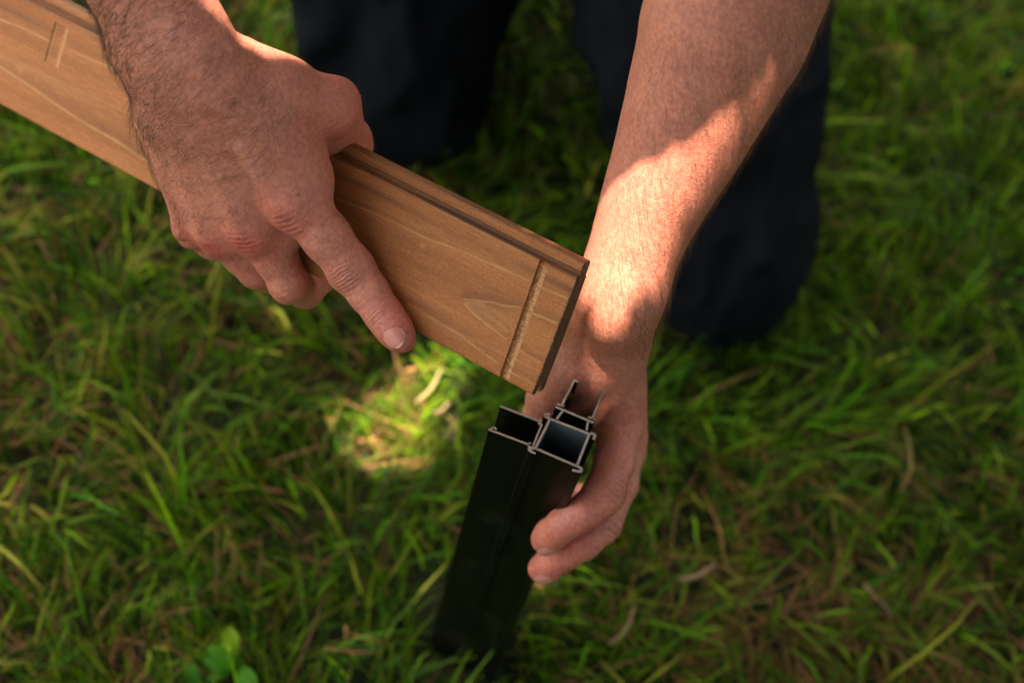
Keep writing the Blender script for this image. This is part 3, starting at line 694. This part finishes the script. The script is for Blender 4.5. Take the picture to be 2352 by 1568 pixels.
VA, QA = A.mesh(); VB, QB = B.mesh(); VC, QC = Cb_.mesh(); del A, B, Cb_
VA = relax(VA, QA, 3); VB = relax(VB, QB, 3); VC = relax(VC, QC, 2)
def keep_main(V, Q):
    """drop stray islands"""
    lab = np.arange(len(V)); 
    while True:
        m = np.min(lab[Q], 1); new = lab.copy()
        for q in range(4): np.minimum.at(new, Q[:, q], m)
        new = new[new]
        if np.array_equal(new, lab): break
        lab = new
    best = np.bincount(lab[Q[:, 0]]).argmax(); kf = lab[Q[:, 0]] == best
    Q = Q[kf]; used = np.unique(Q); mp_ = np.full(len(V), -1); mp_[used] = np.arange(len(used)); return V[used], mp_[Q]
VA, QA = keep_main(VA, QA); VB, QB = keep_main(VB, QB); VC, QC = keep_main(VC, QC)

# ---- creases, folds and colour of the skin
BASE = np.array([.60, .238, .172]); RED = np.array([.58, .130, .108])
def crease(V, Nn, c, axis, nrm, offs, amp, wid=.0005, span=.0085, bow=18.):
    axis = axis / np.linalg.norm(axis); nrm = nrm - (nrm @ axis) * axis; nrm /= np.linalg.norm(nrm); lt = np.cross(axis, nrm)
    q = V - c; s_ = q @ axis; l_ = q @ lt; h_ = q @ nrm; m = (np.abs(s_) < .016) & (np.abs(l_) < span * 1.6) & (h_ > -.001) & (h_ < .02)
    out = np.zeros(len(V)); sm = s_[m]; lm = l_[m]
    wv = fbm(np.stack([lm * 300, sm * 90 + 7 * c[0] * 100, sm * 0 + c[1] * 100], 1), 2) * .0006
    for o_, a_ in offs: out[m] += a_ * np.exp(-((sm + wv - o_ * (1 - bow ** 2 * lm ** 2 * 3.2)) / wid) ** 2)
    out[m] *= np.exp(-(lm / span) ** 4)
    return V - Nn * (out * amp)[:, None], out
def blob(V, c, r): return np.exp(-(((V - c) ** 2).sum(1)) / r ** 2)
NA = vnormals(VA, QA); camd = np.array([0, 0, -1.])
fold = np.zeros(len(VA))
pipo = [(-.0062, .5), (-.0042, .8), (-.0024, 1), (-.0008, .8), (.0010, .9), (.0028, 1), (.0048, .8), (.0068, .5), (.0095, .3)]
VA, o_ = crease(VA, NA, ind[2] + (ind[3] - ind[2]) * .05, ind[3] - ind[1], up + camd, pipo, .00060, wid=.00046, bow=24.); fold += o_ * 1.3
VA, o_ = crease(VA, NA, ind[4], ind[5] - ind[3], up + camd, [(-.0036, .6), (-.002, 1), (0, .8), (.0018, .6)], .0005, wid=.00045, span=.0064, bow=18.); fold += o_
VA, o_ = crease(VA, NA, (ind[3] + ind[4]) / 2, ind[4] - ind[3], up + camd, [(-.004, .5), (-.001, .4), (.002, .4)], .00035, span=.007, bow=8.); fold += o_ * .8
VA, o_ = crease(VA, NA, mcp['i'], ax1 + np.array([.25, 0, 0]), up, [(-.007, .5), (-.004, .8), (-.001, .7), (.002, .9), (.005, .7), (.008, .5)], .0005, wid=.0006, span=.0085, bow=8.); fold += o_ * .6
VA, o_ = crease(VA, NA, mcp['m'], ax1, up, [(-.005, .5), (-.002, .8), (.001, .9), (.004, .8), (.007, .5)], .00045, wid=.0006, span=.0075, bow=8.); fold += o_ * .6
VA, o_ = crease(VA, NA, mid[2], mid[2] - mid[1], np.array([0, .7, -.7]), [(-.003, .7), (0, 1), (.003, .6)], .00020, span=.007, bow=4.); fold += o_ * .3
VA, o_ = crease(VA, NA, tb[2] + np.array([-.001, .006, 0]), np.array([.35, .9, .6]), camd + np.array([-.3, 0, 0]), [(-.008, .6), (-.005, .8), (-.002, .8), (.001, .9), (.004, .9), (.007, .8)], .00045, wid=.0006, span=.010, bow=4.); fold += o_ * .6
# fleshy relief: low frequency unevenness, faint veins
VA = VA + NA * (fbm(VA * 95, 2) * .00045)[:, None]
for a, b_, am in ((P(345, 150, .66), P(450, 400, .70), .0006), (P(520, 60, .64), P(560, 330, .665), .0006), (P(470, 250, .66), P(540, 430, .69), .0005), (P(330, 20, .65), P(360, 330, .69), .0005)):
    d = b_ - a; t = np.clip((VA - a) @ d / (d @ d), 0, 1); q = VA - a - t[:, None] * d; q -= NA * (q * NA).sum(1, keepdims=True); q += .004 * np.stack([np.sin(t * 9), np.cos(t * 7), 0 * t], 1)
    VA = VA + NA * (am * np.exp(-(q ** 2).sum(1) / .0022 ** 2))[:, None]
red = .9 * blob(VA, mcp['m'] + up * .011 + ax1 * .004, .0125) + .7 * blob(VA, mcp['i'] + up * .012, .0125) + .9 * blob(VA, mcp['r'] + up * .011 + ax1 * .003, .0095) + .55 * blob(VA, mcp['l'] + up * .008, .011) \
    + .55 * blob(VA, ind[5], .014) + .25 * blob(VA, ind[6], .012) + .30 * blob(VA, ind[2] + up * .01, .008) + .45 * blob(VA, tb[2], .016) + .3 * blob(VA, rin[2], .012) + .3 * blob(VA, lit[2], .012) + .25 * blob(VA, mid[2], .012)
red = red + .22 * np.clip(fbm(VA * 60 + 4, 2), 0, 1)
red = np.clip(red * (1 + .35 * fbm(VA * 260, 2)), 0, 1)[:, None]
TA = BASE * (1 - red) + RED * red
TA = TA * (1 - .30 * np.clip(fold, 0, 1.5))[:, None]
sc_ = blob(VA, P(652, 462, .69) - np.array([0, 0, 0]) , .02)
def mark(u, v, r_, colr, k_):
    g_ = np.exp(-((VA[:, 0] / VA[:, 2] * F + 1176 - u) ** 2 + (VA[:, 1] / VA[:, 2] * F + 784 - v) ** 2) / r_ ** 2) * (NA[:, 2] < -.2) * k_
    return g_[:, None], np.array(colr)
for a_ in ((685, 447, 5, (.30, .05, .035), .75), (645, 478, 5, (.45, .10, .06), .5)):
    g_, cc = mark(*a_); TA = TA * (1 - g_) + cc * g_

NB = vnormals(VB, QB)
foldb = np.zeros(len(VB))
VB, o_ = crease(VB, NB, i2[2] + np.array([.003, 0, 0]), i2[3] - i2[1], np.array([.75, .1, -.65]), [(-.006, .6), (-.003, 1), (0, 1), (.003, 1), (.006, .7)], .0008, wid=.0006, span=.009, bow=10.); foldb += o_
VB, o_ = crease(VB, NB, d2[2] + np.array([.002, 0, 0]), d2[3] - d2[1], np.array([.75, .1, -.65]), [(-.004, .7), (0, 1), (.004, .7)], .0007, wid=.0006, span=.008, bow=6.); foldb += o_
VB, o_ = crease(VB, NB, P(1395, 1010, .78), i2[1] - m2['i'], np.array([-.5, 0, -.8]), [(-.003, .7), (.003, .7)], .0003, wid=.0008, span=.008, bow=3.); foldb += o_ * .3
VB = VB + NB * (fbm(VB * 60, 2) * .0004)[:, None]
redb = .5 * blob(VB, i2[5], .016) + .5 * blob(VB, i2[3], .014) + .6 * blob(VB, d2[5], .018) + .45 * blob(VB, d2[3], .015) + .4 * blob(VB, i2[2], .012) + .3 * blob(VB, P(1440, 960, .775), .016) + .25 * np.clip(fbm(VB * 50 + 4, 2), 0, 1)
redb = np.clip(redb, 0, 1)[:, None]
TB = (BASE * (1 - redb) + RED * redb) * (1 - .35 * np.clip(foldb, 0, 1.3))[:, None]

# nails: curved plates let into the finger ends
def nail_part(parent_cb, tip, axis, nrm, r_, ln, wd, lift=.0004):
    axis = axis / np.linalg.norm(axis); nrm = nrm - (nrm @ axis) * axis; nrm /= np.linalg.norm(nrm); lt = np.cross(axis, nrm)
    V = []; n, m = 12, 13; fac = []
    for s in range(n + 1):
        t = s / n; u = (t - .5) * 2
        half = wd * .5 * (1 - .28 * max(0, -u) ** 4 - .42 * max(0, u) ** 5)
        for q in range(m):
            x = (q / (m - 1) - .5) * 2; a = x * half / r_
            ss = ln * .5 * (-(1 - .12 * x * x) * (1 - t) + (1 - .22 * x * x) * t)
            hgt = math.cos(a) * r_ + lift - .0006 * max(0, u) ** 2 - .0007 * max(0, -u) ** 3 - .0005 * abs(x) ** 4
            V.append(tip + axis * ss + lt * math.sin(a) * r_ + nrm * hgt)
            hgt -= .0006 * max(0, u) ** 2; V[-1] = V[-1] - nrm * .0006 * max(0, u) ** 2; fac.append(max(.5 * math.exp(-(((t - .04) / .20) ** 2 + (x / .65) ** 2)), 0.55 if t > .965 else 0, .22 * math.exp(-((x + .15) / .12) ** 2)))
    V = np.array(V); me_n = len(V); V2 = V - nrm * .0007
    Q = [[s * m + q, s * m + q + 1, (s + 1) * m + q + 1, (s + 1) * m + q] for s in range(n) for q in range(m - 1)]
    Qb2 = [[me_n + v for v in q[::-1]] for q in Q]
    rim = [s * m for s in range(n, 0, -1)] + list(range(m - 1)) + [s * m + m - 1 for s in range(n)] + [n * m + q for q in range(m - 1, 0, -1)]
    Qr = [[rim[i], rim[(i + 1) % len(rim)], rim[(i + 1) % len(rim)] + me_n, rim[i] + me_n] for i in range(len(rim))]
    Vw = c2w(np.concatenate([V, V2])); me = fastmesh('fingernail', Vw, np.array(Q + Qb2 + Qr)); vattr(me, 'lun', np.array(fac + fac))
    return link('fingernail', me, nail)
nails = [nail_part(None, ind[6] - (ind[6] - ind[5]) * .35, ind[6] - ind[5], np.array([-.22, .14, -1.]), .0086, .0128, .0116, .0009),
         nail_part(None, i2[5] + (i2[6] - i2[5]) * .6, i2[6] - i2[5], np.array([.10, .64, -.78]), .0094, .0115, .0115, .0009),
         nail_part(None, d2[5] + (d2[6] - d2[5]) * .6, d2[6] - d2[5], np.array([.08, .66, -.76]), .0088, .0110, .0110, .0009)]

# ---- join the three surfaces into one continuous skin
def rim_loop(V, Q, sel):
    e = np.concatenate([np.stack([Q[:, i], Q[:, (i + 1) % 4]], 1) for i in range(4)]); key = np.sort(e, 1); u, inv, c_ = np.unique(key, axis=0, return_inverse=True, return_counts=True)
    b_ = e[c_[inv.ravel()] == 1]; b_ = b_[sel(V[b_[:, 0]])]
    nxt = {}
    for a, d in b_: nxt.setdefault(int(a), int(d))
    best = []; seen = set()
    for start in list(nxt):
        if start in seen: continue
        cur = start; loop = []
        while cur in nxt and cur not in seen: seen.add(cur); loop.append(cur); cur = nxt[cur]
        if len(loop) > len(best): best = loop
    return best
def stitch(V, la, lb):
    """zip two rims by angle round their common centre (both in the x-z plane)"""
    def prep(l):
        c0 = V[l].mean(0); a = np.arctan2(V[l][:, 2] - c0[2], V[l][:, 0] - c0[0]); o_ = np.argsort(a); return [l[i] for i in o_], a[o_]
    A_, aa = prep(la); B_, ab = prep(lb); i = j = 0; T = []
    while i < len(A_) or j < len(B_):
        na = aa[i + 1] if i + 1 < len(A_) else (aa[0] + 7 if i < len(A_) else 99); nb_ = ab[j + 1] if j + 1 < len(B_) else (ab[0] + 7 if j < len(B_) else 99)
        if (na <= nb_ and i < len(A_)) or j >= len(B_): T.append([A_[i % len(A_)], A_[(i + 1) % len(A_)], B_[j % len(B_)]]); i += 1
        else: T.append([A_[i % len(A_)], B_[(j + 1) % len(B_)], B_[j % len(B_)]]); j += 1
    return T
oA, oB = 0, len(VA); oC = oB + len(VB); VV = np.concatenate([VA, VB, VC]); QQ = np.concatenate([QA, QB + oB, QC + oC])
loA = rim_loop(VA, QA, lambda v: v[:, 1] < YCUT + .0) ; loB = [q + oB for q in rim_loop(VB, QB, lambda v: v[:, 1] < YCUT)]
loC1 = [q + oC for q in rim_loop(VC, QC, lambda v: (v[:, 1] > YCUT - .02) & (v[:, 0] < -.05))]
loC2 = [q + oC for q in rim_loop(VC, QC, lambda v: (v[:, 1] > YCUT - .02) & (v[:, 0] > -.05))]
tris = []
try: tris = stitch(VV, loA, loC1) + stitch(VV, loB, loC2)
except Exception as ex: print('stitch', ex)
print('rims', len(loA), len(loB), len(loC1), len(loC2), 'verts', len(VV))
me = fastmesh('body', c2w(VV), [QQ] + ([np.array(tris)] if tris else []))
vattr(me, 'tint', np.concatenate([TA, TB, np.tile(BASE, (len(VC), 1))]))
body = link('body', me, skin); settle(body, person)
for n_ in nails: settle(n_, body)

# ---- body hair: fine tapered strands rooted in the skin
def strands(V, Q, Nn, n, dens, direc, lo, hi, rad, lift=.35, curl=.5):
    fi_ = rng.integers(0, len(Q), n * 4); c0 = V[Q[fi_]].mean(1); nn = Nn[Q[fi_, 0]]
    k = (rng.random(len(fi_)) < dens(c0, nn)); c0 = c0[k][:n]; nn = nn[k][:n]; n = len(c0)
    jit = rng.normal(0, H * .4, (n, 3)); c0 = c0 + jit - nn * (jit * nn).sum(1, keepdims=True)
    d = direc(c0) + rng.normal(0, .27, (n, 3)); d -= nn * (d * nn).sum(1, keepdims=True); d /= np.linalg.norm(d, axis=1, keepdims=True)
    ln = rng.uniform(lo, hi, n) * np.exp(rng.normal(0, .2, n)); sgn = np.cross(nn, d) * rng.normal(0, curl, n)[:, None]; lf = np.clip(rng.normal(lift, .15, n), .05, 1)
    seg = 5; p = c0 - nn * .0002; Vs = []
    for s in range(seg + 1):
        t = s / seg; dd = d + nn * (lf * (1 - 1.35 * t))[:, None] + sgn * t; dd /= np.linalg.norm(dd, axis=1, keepdims=True)
        a = np.cross(dd, nn); a /= np.linalg.norm(a, axis=1, keepdims=True); b_ = np.cross(dd, a); r_ = rad * (1 - .85 * t)
        for q in range(3): Vs.append(p + (a * math.cos(q * 2.094) + b_ * math.sin(q * 2.094)) * r_)
        p = p + dd * (ln / seg)[:, None]
    X = np.stack(Vs, 1).reshape(-1, 3); k_ = 3 * (seg + 1); bs_ = np.arange(n)[:, None] * k_
    Qh = np.concatenate([bs_ + np.array([3 * s + q, 3 * s + (q + 1) % 3, 3 * s + 3 + (q + 1) % 3, 3 * s + 3 + q]) for s in range(seg) for q in range(3)])
    return X, Qh
def px(c): return c[:, 0] / c[:, 2] * F + 1176, c[:, 1] / c[:, 2] * F + 784
NA = vnormals(VA, QA); NB = vnormals(VB, QB)
def densA(c, n):
    u, v = px(c); s_ = (c - wr1) @ ax1
    d = np.where(s_ < .02, 1.0, np.clip(1 - (s_ - .02) / .085, .20, 1))
    d = np.where((u > 640) & (v > 120), d * .25, d); d = np.where(u > 715, d * .08, d)
    left = np.clip((560 - u) / 260, .35, 1.25); d = d * left
    fing = (v > 560) ; d = np.where(fing, .02, d)
    ip = np.exp(-((u - 745) ** 2 + (v - 545) ** 2) / 42 ** 2); d = np.maximum(d, ip * .42)
    mp_ = np.exp(-((u - 620) ** 2 + (v - 590) ** 2) / 28 ** 2); d = np.maximum(d, mp_ * .16)
    d = np.where((u > 610) & (v > 385) & (ip < .2), d * .35, d)
    return d * np.clip((n @ -nd1) * -1 + .55, 0, 1) * .75
HA, QHA = strands(VA, QA, NA, 5600, densA, lambda c: np.stack([-.75 + 0 * c[:, 0], .62 + 0 * c[:, 0], .15 + 0 * c[:, 0]], 1), .006, .0130, .000080, .38, .42)
def densB(c, n):
    u, v = px(c); d = np.where(v < 820, 1.0, .25); return np.where(v > 980, 0, d) * np.clip((n @ np.array([.8, .2, -.55])) + .5, 0.0, 1) * .7
HB, QHB = strands(VB, QB, NB, 7500, densB, lambda c: np.stack([.35 + 0 * c[:, 0], .85 + 0 * c[:, 0], .5 + 0 * c[:, 0]], 1), .006, .012, .000052, .50, .5)
me = fastmesh('arm_hair', c2w(HA), QHA); o1 = link('arm_hair', me, hair_dark, kind='stuff', label='dark curly hair on the wrist and back of the hand on the board'); settle(o1, person)
me = fastmesh('arm_hair', c2w(HB), QHB); o2 = link('arm_hair', me, hair_gold, kind='stuff', label='light brown hair on the forearm behind the board end'); settle(o2, person)

# ---- clothes
def sdf_obj(name, Fd, m, parent, world_space=False, disp=None, rel=3):
    V, Q = Fd.mesh(); V, Q = keep_main(V, Q); V = relax(V, Q, rel)
    if disp is not None: V = V + vnormals(V, Q) * disp(V)[:, None]
    o = link(name, fastmesh(name, V if world_space else c2w(V), Q), m); settle(o, parent); return o
Tt = Field((-.50, -1.05, .20), (.42, -.20, 1.36), .0065)
Tt.cone(sh1, sh2, .070, .070, k=.05); Tt.cone(sh1, sh1 + (arm1[-1] - sh1) * .52, .068, .066, k=.03); Tt.cone(sh2, sh2 + (el2 - sh2) * .52, .068, .066, k=.03)
Tt.cone(chest, belly, .178, .165, k=.05, flat=(fwd, .70)); Tt.cone(belly, hipm, .165, .178, k=.05, flat=(fwd, .75)); Tt.cone((sh1 + sh2) / 2, neck - hu * .01, .085, .064, k=.04)
sdf_obj('t_shirt', Tt, shirt_cloth, person, disp=lambda V: fbm(V * 11, 3) * .010)
del Tt
# trousers, in world coordinates
Tr = Field((-.46, .52, -.02), (.40, 1.42, .56), .0045)
k2 = np.array([.155, .685, .072]); h2 = np.array([-.03, 1.03, .33]); k1 = np.array([-.152, .765, .072]); h1 = np.array([-.225, .99, .33])
def leg(k_, h_, ank, rk, rm):
    m_ = k_ + (h_ - k_) * .38
    Tr.cone(k_, m_, rk, rm, k=.03); Tr.cone(m_, h_, rm, .120, k=.04)
    Tr.cone(k_ + np.array([0, .03, -.005]), ank, .066, .058, k=.03)
leg(k2, h2, np.array([.07, 1.12, .06]), .074, .100)
leg(k1, h1, np.array([-.20, 1.15, .06]), .076, .100)
Tr.cone(h1, h2, .125, .125, k=.05)
# creases of the cloth
def fold_(k_, h_, s0, s1, t0, t1, r_, rr):
    ax = (h_ - k_) / np.linalg.norm(h_ - k_); sd = np.cross(ax, [0, 0, 1]); sd /= np.linalg.norm(sd); up_ = np.cross(sd, ax)
    q = [k_ + (h_ - k_) * s_ + (sd * math.sin(t) + up_ * math.cos(t)) * r_ for s_, t in ((s0, t0), ((s0 + s1) / 2, (t0 + t1) / 2 + .1), (s1, t1))]
    Tr.chain(q, [rr * .6, rr, rr * .6], k=.022)
for k_, h_, rad0 in ((k2, h2, .086), (k1, h1, .080)):
    for s0, s1, t0, t1, rr in ((.1, .75, -1.1, -.7, .012), (.0, .6, -.1, .25, .010), (.15, .8, .8, 1.2, .012), (.3, .5, -.8, .6, .009), (.12, .22, -.9, .9, .008)):
        fold_(k_, h_, s0, s1, t0, t1, rad0, rr)
sdf_obj('trousers', Tr, trouser_cloth, person, world_space=True, disp=lambda V: (fbm(V * np.array([16, 7, 10]), 3) * .016 - .9 * np.abs(fbm(V * np.array([24, 9, 16]) + 8, 2)) * .02))
del Tr
for ank in ((.07, 1.14, .05), (-.20, 1.17, .05)):
    a = np.array(ank); Sh = Field(a - .16, a + np.array([.16, .30, .16]), .006)
    Sh.cone(a + np.array([0, .0, .01]), a + np.array([0, .06, .0]), .050, .046, k=.02); Sh.cone(a + np.array([0, .06, -.002]), a + np.array([-.01, .20, -.012]), .046, .036, k=.02, flat=((1, 0, 0), 1.1))
    sdf_obj('shoe', Sh, shoe_mat, person, world_space=True)
# short brown hair on the head
Hh = Field(headc - .17, headc + .17, .005)
Hh.cone(headc + hu2 * .058 - hf2 * .030, headc + hu2 * .068 + hf2 * .010, .092, .086, k=.02, flat=(hs, .88)); Hh.cone(headc + hu2 * .02 - hf2 * .045, headc - hu2 * .02 - hf2 * .045, .060, .045, k=.03)
sdf_obj('hair', Hh, head_hair, person, disp=lambda V: np.abs(fbm(V * 70, 3)) * .008, rel=1)

# ------------------------------------------------------------------ added tree out of view, crown shaped to shade the lawn
bark = plain('bark', (.09, .065, .045), .95)
leafm, nt, bs = mat('tree_leaf')
at = N(nt, 'ShaderNodeAttribute', attribute_name='tint'); L(nt, at.outputs['Color'], bs.inputs['Base Color']); bs.inputs['Roughness'].default_value = .45
tr = N(nt, 'ShaderNodeBsdfTranslucent'); L(nt, at.outputs['Color'], tr.inputs[0]); mx = N(nt, 'ShaderNodeMixShader'); mx.inputs[0].default_value = .25
L(nt, bs.outputs[0], mx.inputs[1]); L(nt, tr.outputs[0], mx.inputs[2]); L(nt, mx.outputs[0], nt.nodes['Material Output'].inputs[0])
work = np.array([.02, .45, .2]); cc = work + SUN * 2.15
tree = empty('added_shade_tree', (-2.6, 2.6, 0), label='added unseen broadleaf tree, crown shaped to shade all but the forearm and a grass patch', category='tree')
tl = np.array(tree.location)
def limb(name, pts, rs, parent):
    V = []; n = 10
    for i, p in enumerate(pts):
        p = np.array(p, float); d = np.array(pts[min(i + 1, len(pts) - 1)], float) - np.array(pts[max(i - 1, 0)], float); d /= np.linalg.norm(d)
        a = np.cross(d, [.3, .9, .1]); a /= np.linalg.norm(a); b_ = np.cross(d, a)
        for q in range(n): V.append(p + (a * math.cos(2 * math.pi * q / n) + b_ * math.sin(2 * math.pi * q / n)) * rs[i] * (1 + .1 * math.sin(q * 3 + i)))
    Q = [[i * n + q, i * n + (q + 1) % n, (i + 1) * n + (q + 1) % n, (i + 1) * n + q] for i in range(len(pts) - 1) for q in range(n)]
    return link(name, fastmesh(name, np.array(V) , np.array(Q)), bark, parent)
limb('trunk', [(0, 0, -.02), (.03, -.02, .6), (.0, .05, 1.4), (.1, .0, 2.3), (.2, -.1, 3.2), (.3, -.2, 4.1)], [.21, .17, .15, .13, .10, .05], tree)
for tgt, st_ in (((cc - tl) + np.array([-.1, -.5, 0]), 1.5), ((cc - tl) + np.array([-.5, .4, .1]), 1.8), ((cc - tl) + np.array([.4, .75, .1]), 2.1), ((cc - tl) + np.array([-.5, -.9, .1]), 1.9)):
    s0 = np.array([.06, 0, st_]); limb('branch', [s0 + (tgt - s0) * t + np.array([0, 0, .18 * math.sin(math.pi * t)]) for t in (0, .3, .6, .85, 1)], [.07, .05, .035, .02, .008], tree)
# leaves: a layered crown; gaps cut along the sun rays light the forearm and grass
e1 = np.cross(SUN, [0, 0, 1.]); e1 /= np.linalg.norm(e1); e2 = np.cross(SUN, e1)
def sp2(p): p = np.asarray(p); return np.stack([p @ e1, p @ e2], -1)
rng = np.random.default_rng(41)
NL = 16500
u_ = rng.normal(0, 1, (NL, 3)); u_ /= np.linalg.norm(u_, axis=1, keepdims=True); rad_ = rng.random(NL) ** (1 / 3)
pos = cc + np.array([.38, 0, 0]) + (e1 * u_[:, :1] * 1.25 + e2 * u_[:, 1:2] * 1.42 + SUN * u_[:, 2:] * .40) * rad_[:, None]
pos += .12 * np.stack([noise3(pos * 3), noise3(pos * 3 + 9), noise3(pos * 3 + 20)], 1)
q2 = sp2(pos); gaps = [(sp2(G(935, 940, .02)), .044), (sp2(G(995, 885, .02)), .036), (sp2(G(885, 990, .02)), .042), (sp2(G(858, 1065, .02)), .034)]
LS = .028
keep = np.ones(NL, bool)
for c_, r_ in gaps: keep &= np.hypot(*(q2 - c_).T) > r_ + LS * .6
poly = np.array([sp2(W(*q)) for q in ((1350, 600, .685), (1200, 440, .66), (1500, 200, .64), (1770, 110, .62), (1850, 170, .625), (1712, 368, .69), (1600, 560, .712), (1496, 735, .73), (1390, 790, .71), (1372, 690, .70))])
def inpoly(q, pl):
    r = np.zeros(len(q), bool); k = len(pl)
    for i in range(k):
        a, b_ = pl[i], pl[(i + 1) % k]; c_ = ((a[1] > q[:, 1]) != (b_[1] > q[:, 1])); r ^= c_ & (q[:, 0] < (b_[0] - a[0]) * (q[:, 1] - a[1]) / (b_[1] - a[1] + 1e-12) + a[0])
    return r
def polydist(q, pl):
    o = np.full(len(q), 9.)
    for i in range(len(pl)):
        a, b_ = pl[i], pl[(i + 1) % len(pl)]; d = b_ - a; t = np.clip(((q - a) @ d) / (d @ d), 0, 1); o = np.minimum(o, np.linalg.norm(q - a - t[:, None] * d, axis=1))
    return o
# fine leaves added round the gap rim to sharpen its shadow edge
NS = 11000; ps = work + SUN * (1.22 + rng.uniform(-.12, .12, (NS, 1))); pc_ = poly.mean(0); qq = pc_ + rng.normal(0, .13, (NS, 2)); ps = ps + e1 * (qq[:, :1] - (ps @ e1)[:, None]) + e2 * (qq[:, 1:] - (ps @ e2)[:, None])
pos = np.concatenate([pos, ps]); q2 = sp2(pos); lsz = np.concatenate([np.full(NL, LS), np.full(NS, .009)]); lsz[:NL] = np.where(polydist(q2[:NL], poly) < .10, .012, LS)
keep = np.ones(len(pos), bool)
for c_, r_ in gaps: keep &= np.hypot(*(q2 - c_).T) > r_ + lsz * .6
keep &= ~(inpoly(q2, poly) | (polydist(q2, poly) < np.where(np.arange(len(pos)) < NL, lsz + .022, lsz * .9)))
pos = pos[keep]; lsz = lsz[keep]; n = len(pos)
# leaf sizes and tilts of the added crown
ln_ = rng.uniform(.8, 1.3, n) * lsz; yaw = rng.uniform(0, 6.28, n); tilt = rng.normal(0, .5, n); t2_ = rng.normal(0, .5, n)
a_ = np.stack([np.cos(yaw), np.sin(yaw), np.sin(tilt) * .7], 1); a_ /= np.linalg.norm(a_, axis=1, keepdims=True)
b_ = np.stack([-np.sin(yaw), np.cos(yaw), np.sin(t2_) * .7], 1); b_ /= np.linalg.norm(b_, axis=1, keepdims=True); dn_ = np.array([0, 0, -1.])
pts = [pos - a_ * ln_[:, None] * 1.3, pos - b_ * ln_[:, None] * .75, pos + a_ * ln_[:, None] * 1.3 + dn_ * .01, pos + b_ * ln_[:, None] * .75]
V = np.stack(pts, 1).reshape(-1, 3) - tl; Q = np.arange(n)[:, None] * 4 + np.array([0, 1, 2, 3])
me = fastmesh('crown', V, Q, False); vattr(me, 'tint', np.repeat(np.array([[.045, .10, .02]]) * np.exp(rng.normal(0, .3, (n, 1))), 4, 0))
link('crown', me, leafm, tree, kind='stuff')

# ------------------------------------------------------------------ added hedges out of view, blocking sky light from the right
hedge = empty('hedge', (1.28, .3, 0), label='added unseen tall green hedge blocking sky light from the right', category='hedge')
nh = 16000; hp = np.stack([rng.uniform(-.35, .35, nh), rng.uniform(-3.2, 3.6, nh), rng.uniform(.05, 3.0, nh)], 1)
ff = rng.random(nh); hp[ff < .4, 0] = -.35 + rng.normal(0, .04, (ff < .4).sum()); hp[(ff > .4) & (ff < .6), 0] = .35 + rng.normal(0, .04, ((ff > .4) & (ff < .6)).sum()); hp[ff > .88, 2] = 3.0 + rng.normal(0, .04, (ff > .88).sum())
a_ = rng.normal(0, 1, (nh, 3)); a_ /= np.linalg.norm(a_, axis=1, keepdims=True); b_ = np.cross(a_, rng.normal(0, 1, (nh, 3))); b_ /= np.linalg.norm(b_, axis=1, keepdims=True)
V = np.stack([hp - a_ * .05, hp - b_ * .03, hp + a_ * .05, hp + b_ * .03], 1).reshape(-1, 3)
me = fastmesh('foliage', V, np.arange(nh)[:, None] * 4 + np.array([0, 1, 2, 3]), False); vattr(me, 'tint', np.repeat(np.array([[.03, .075, .018]]) * np.exp(rng.normal(0, .3, (nh, 1))), 4, 0))
link('foliage', me, leafm, hedge, kind='stuff')
V = []; Q = []
for i in range(14):
    x, y, b0 = .05 * math.sin(i * 5), -3.0 + i * .49, len(V)
    for z, r_ in ((-.01, .03), (1.2, .022), (2.4, .01)):
        for q in range(6): V.append([x + r_ * math.cos(q * 1.047), y + r_ * math.sin(q * 1.047) + .05 * z * math.sin(i), z])
    Q += [[b0 + 6 * s_ + q, b0 + 6 * s_ + (q + 1) % 6, b0 + 6 * s_ + 6 + (q + 1) % 6, b0 + 6 * s_ + 6 + q] for s_ in (0, 1) for q in range(6)]
link('stem', fastmesh('stem', np.array(V), np.array(Q)), bark, hedge, kind='stuff')

hedge2 = hedge.copy(); scene.collection.objects.link(hedge2); hedge2.location = (1.9, -2.0, 0); hedge2.rotation_euler = (0, 0, R(62))
hedge2['label'] = 'second added unseen hedge blocking sky light from the front right'; hedge['group'] = hedge2['group'] = 'added sky-blocking hedges'
for ch in list(hedge.children):
    c_ = ch.copy(); scene.collection.objects.link(c_); c_.parent = hedge2
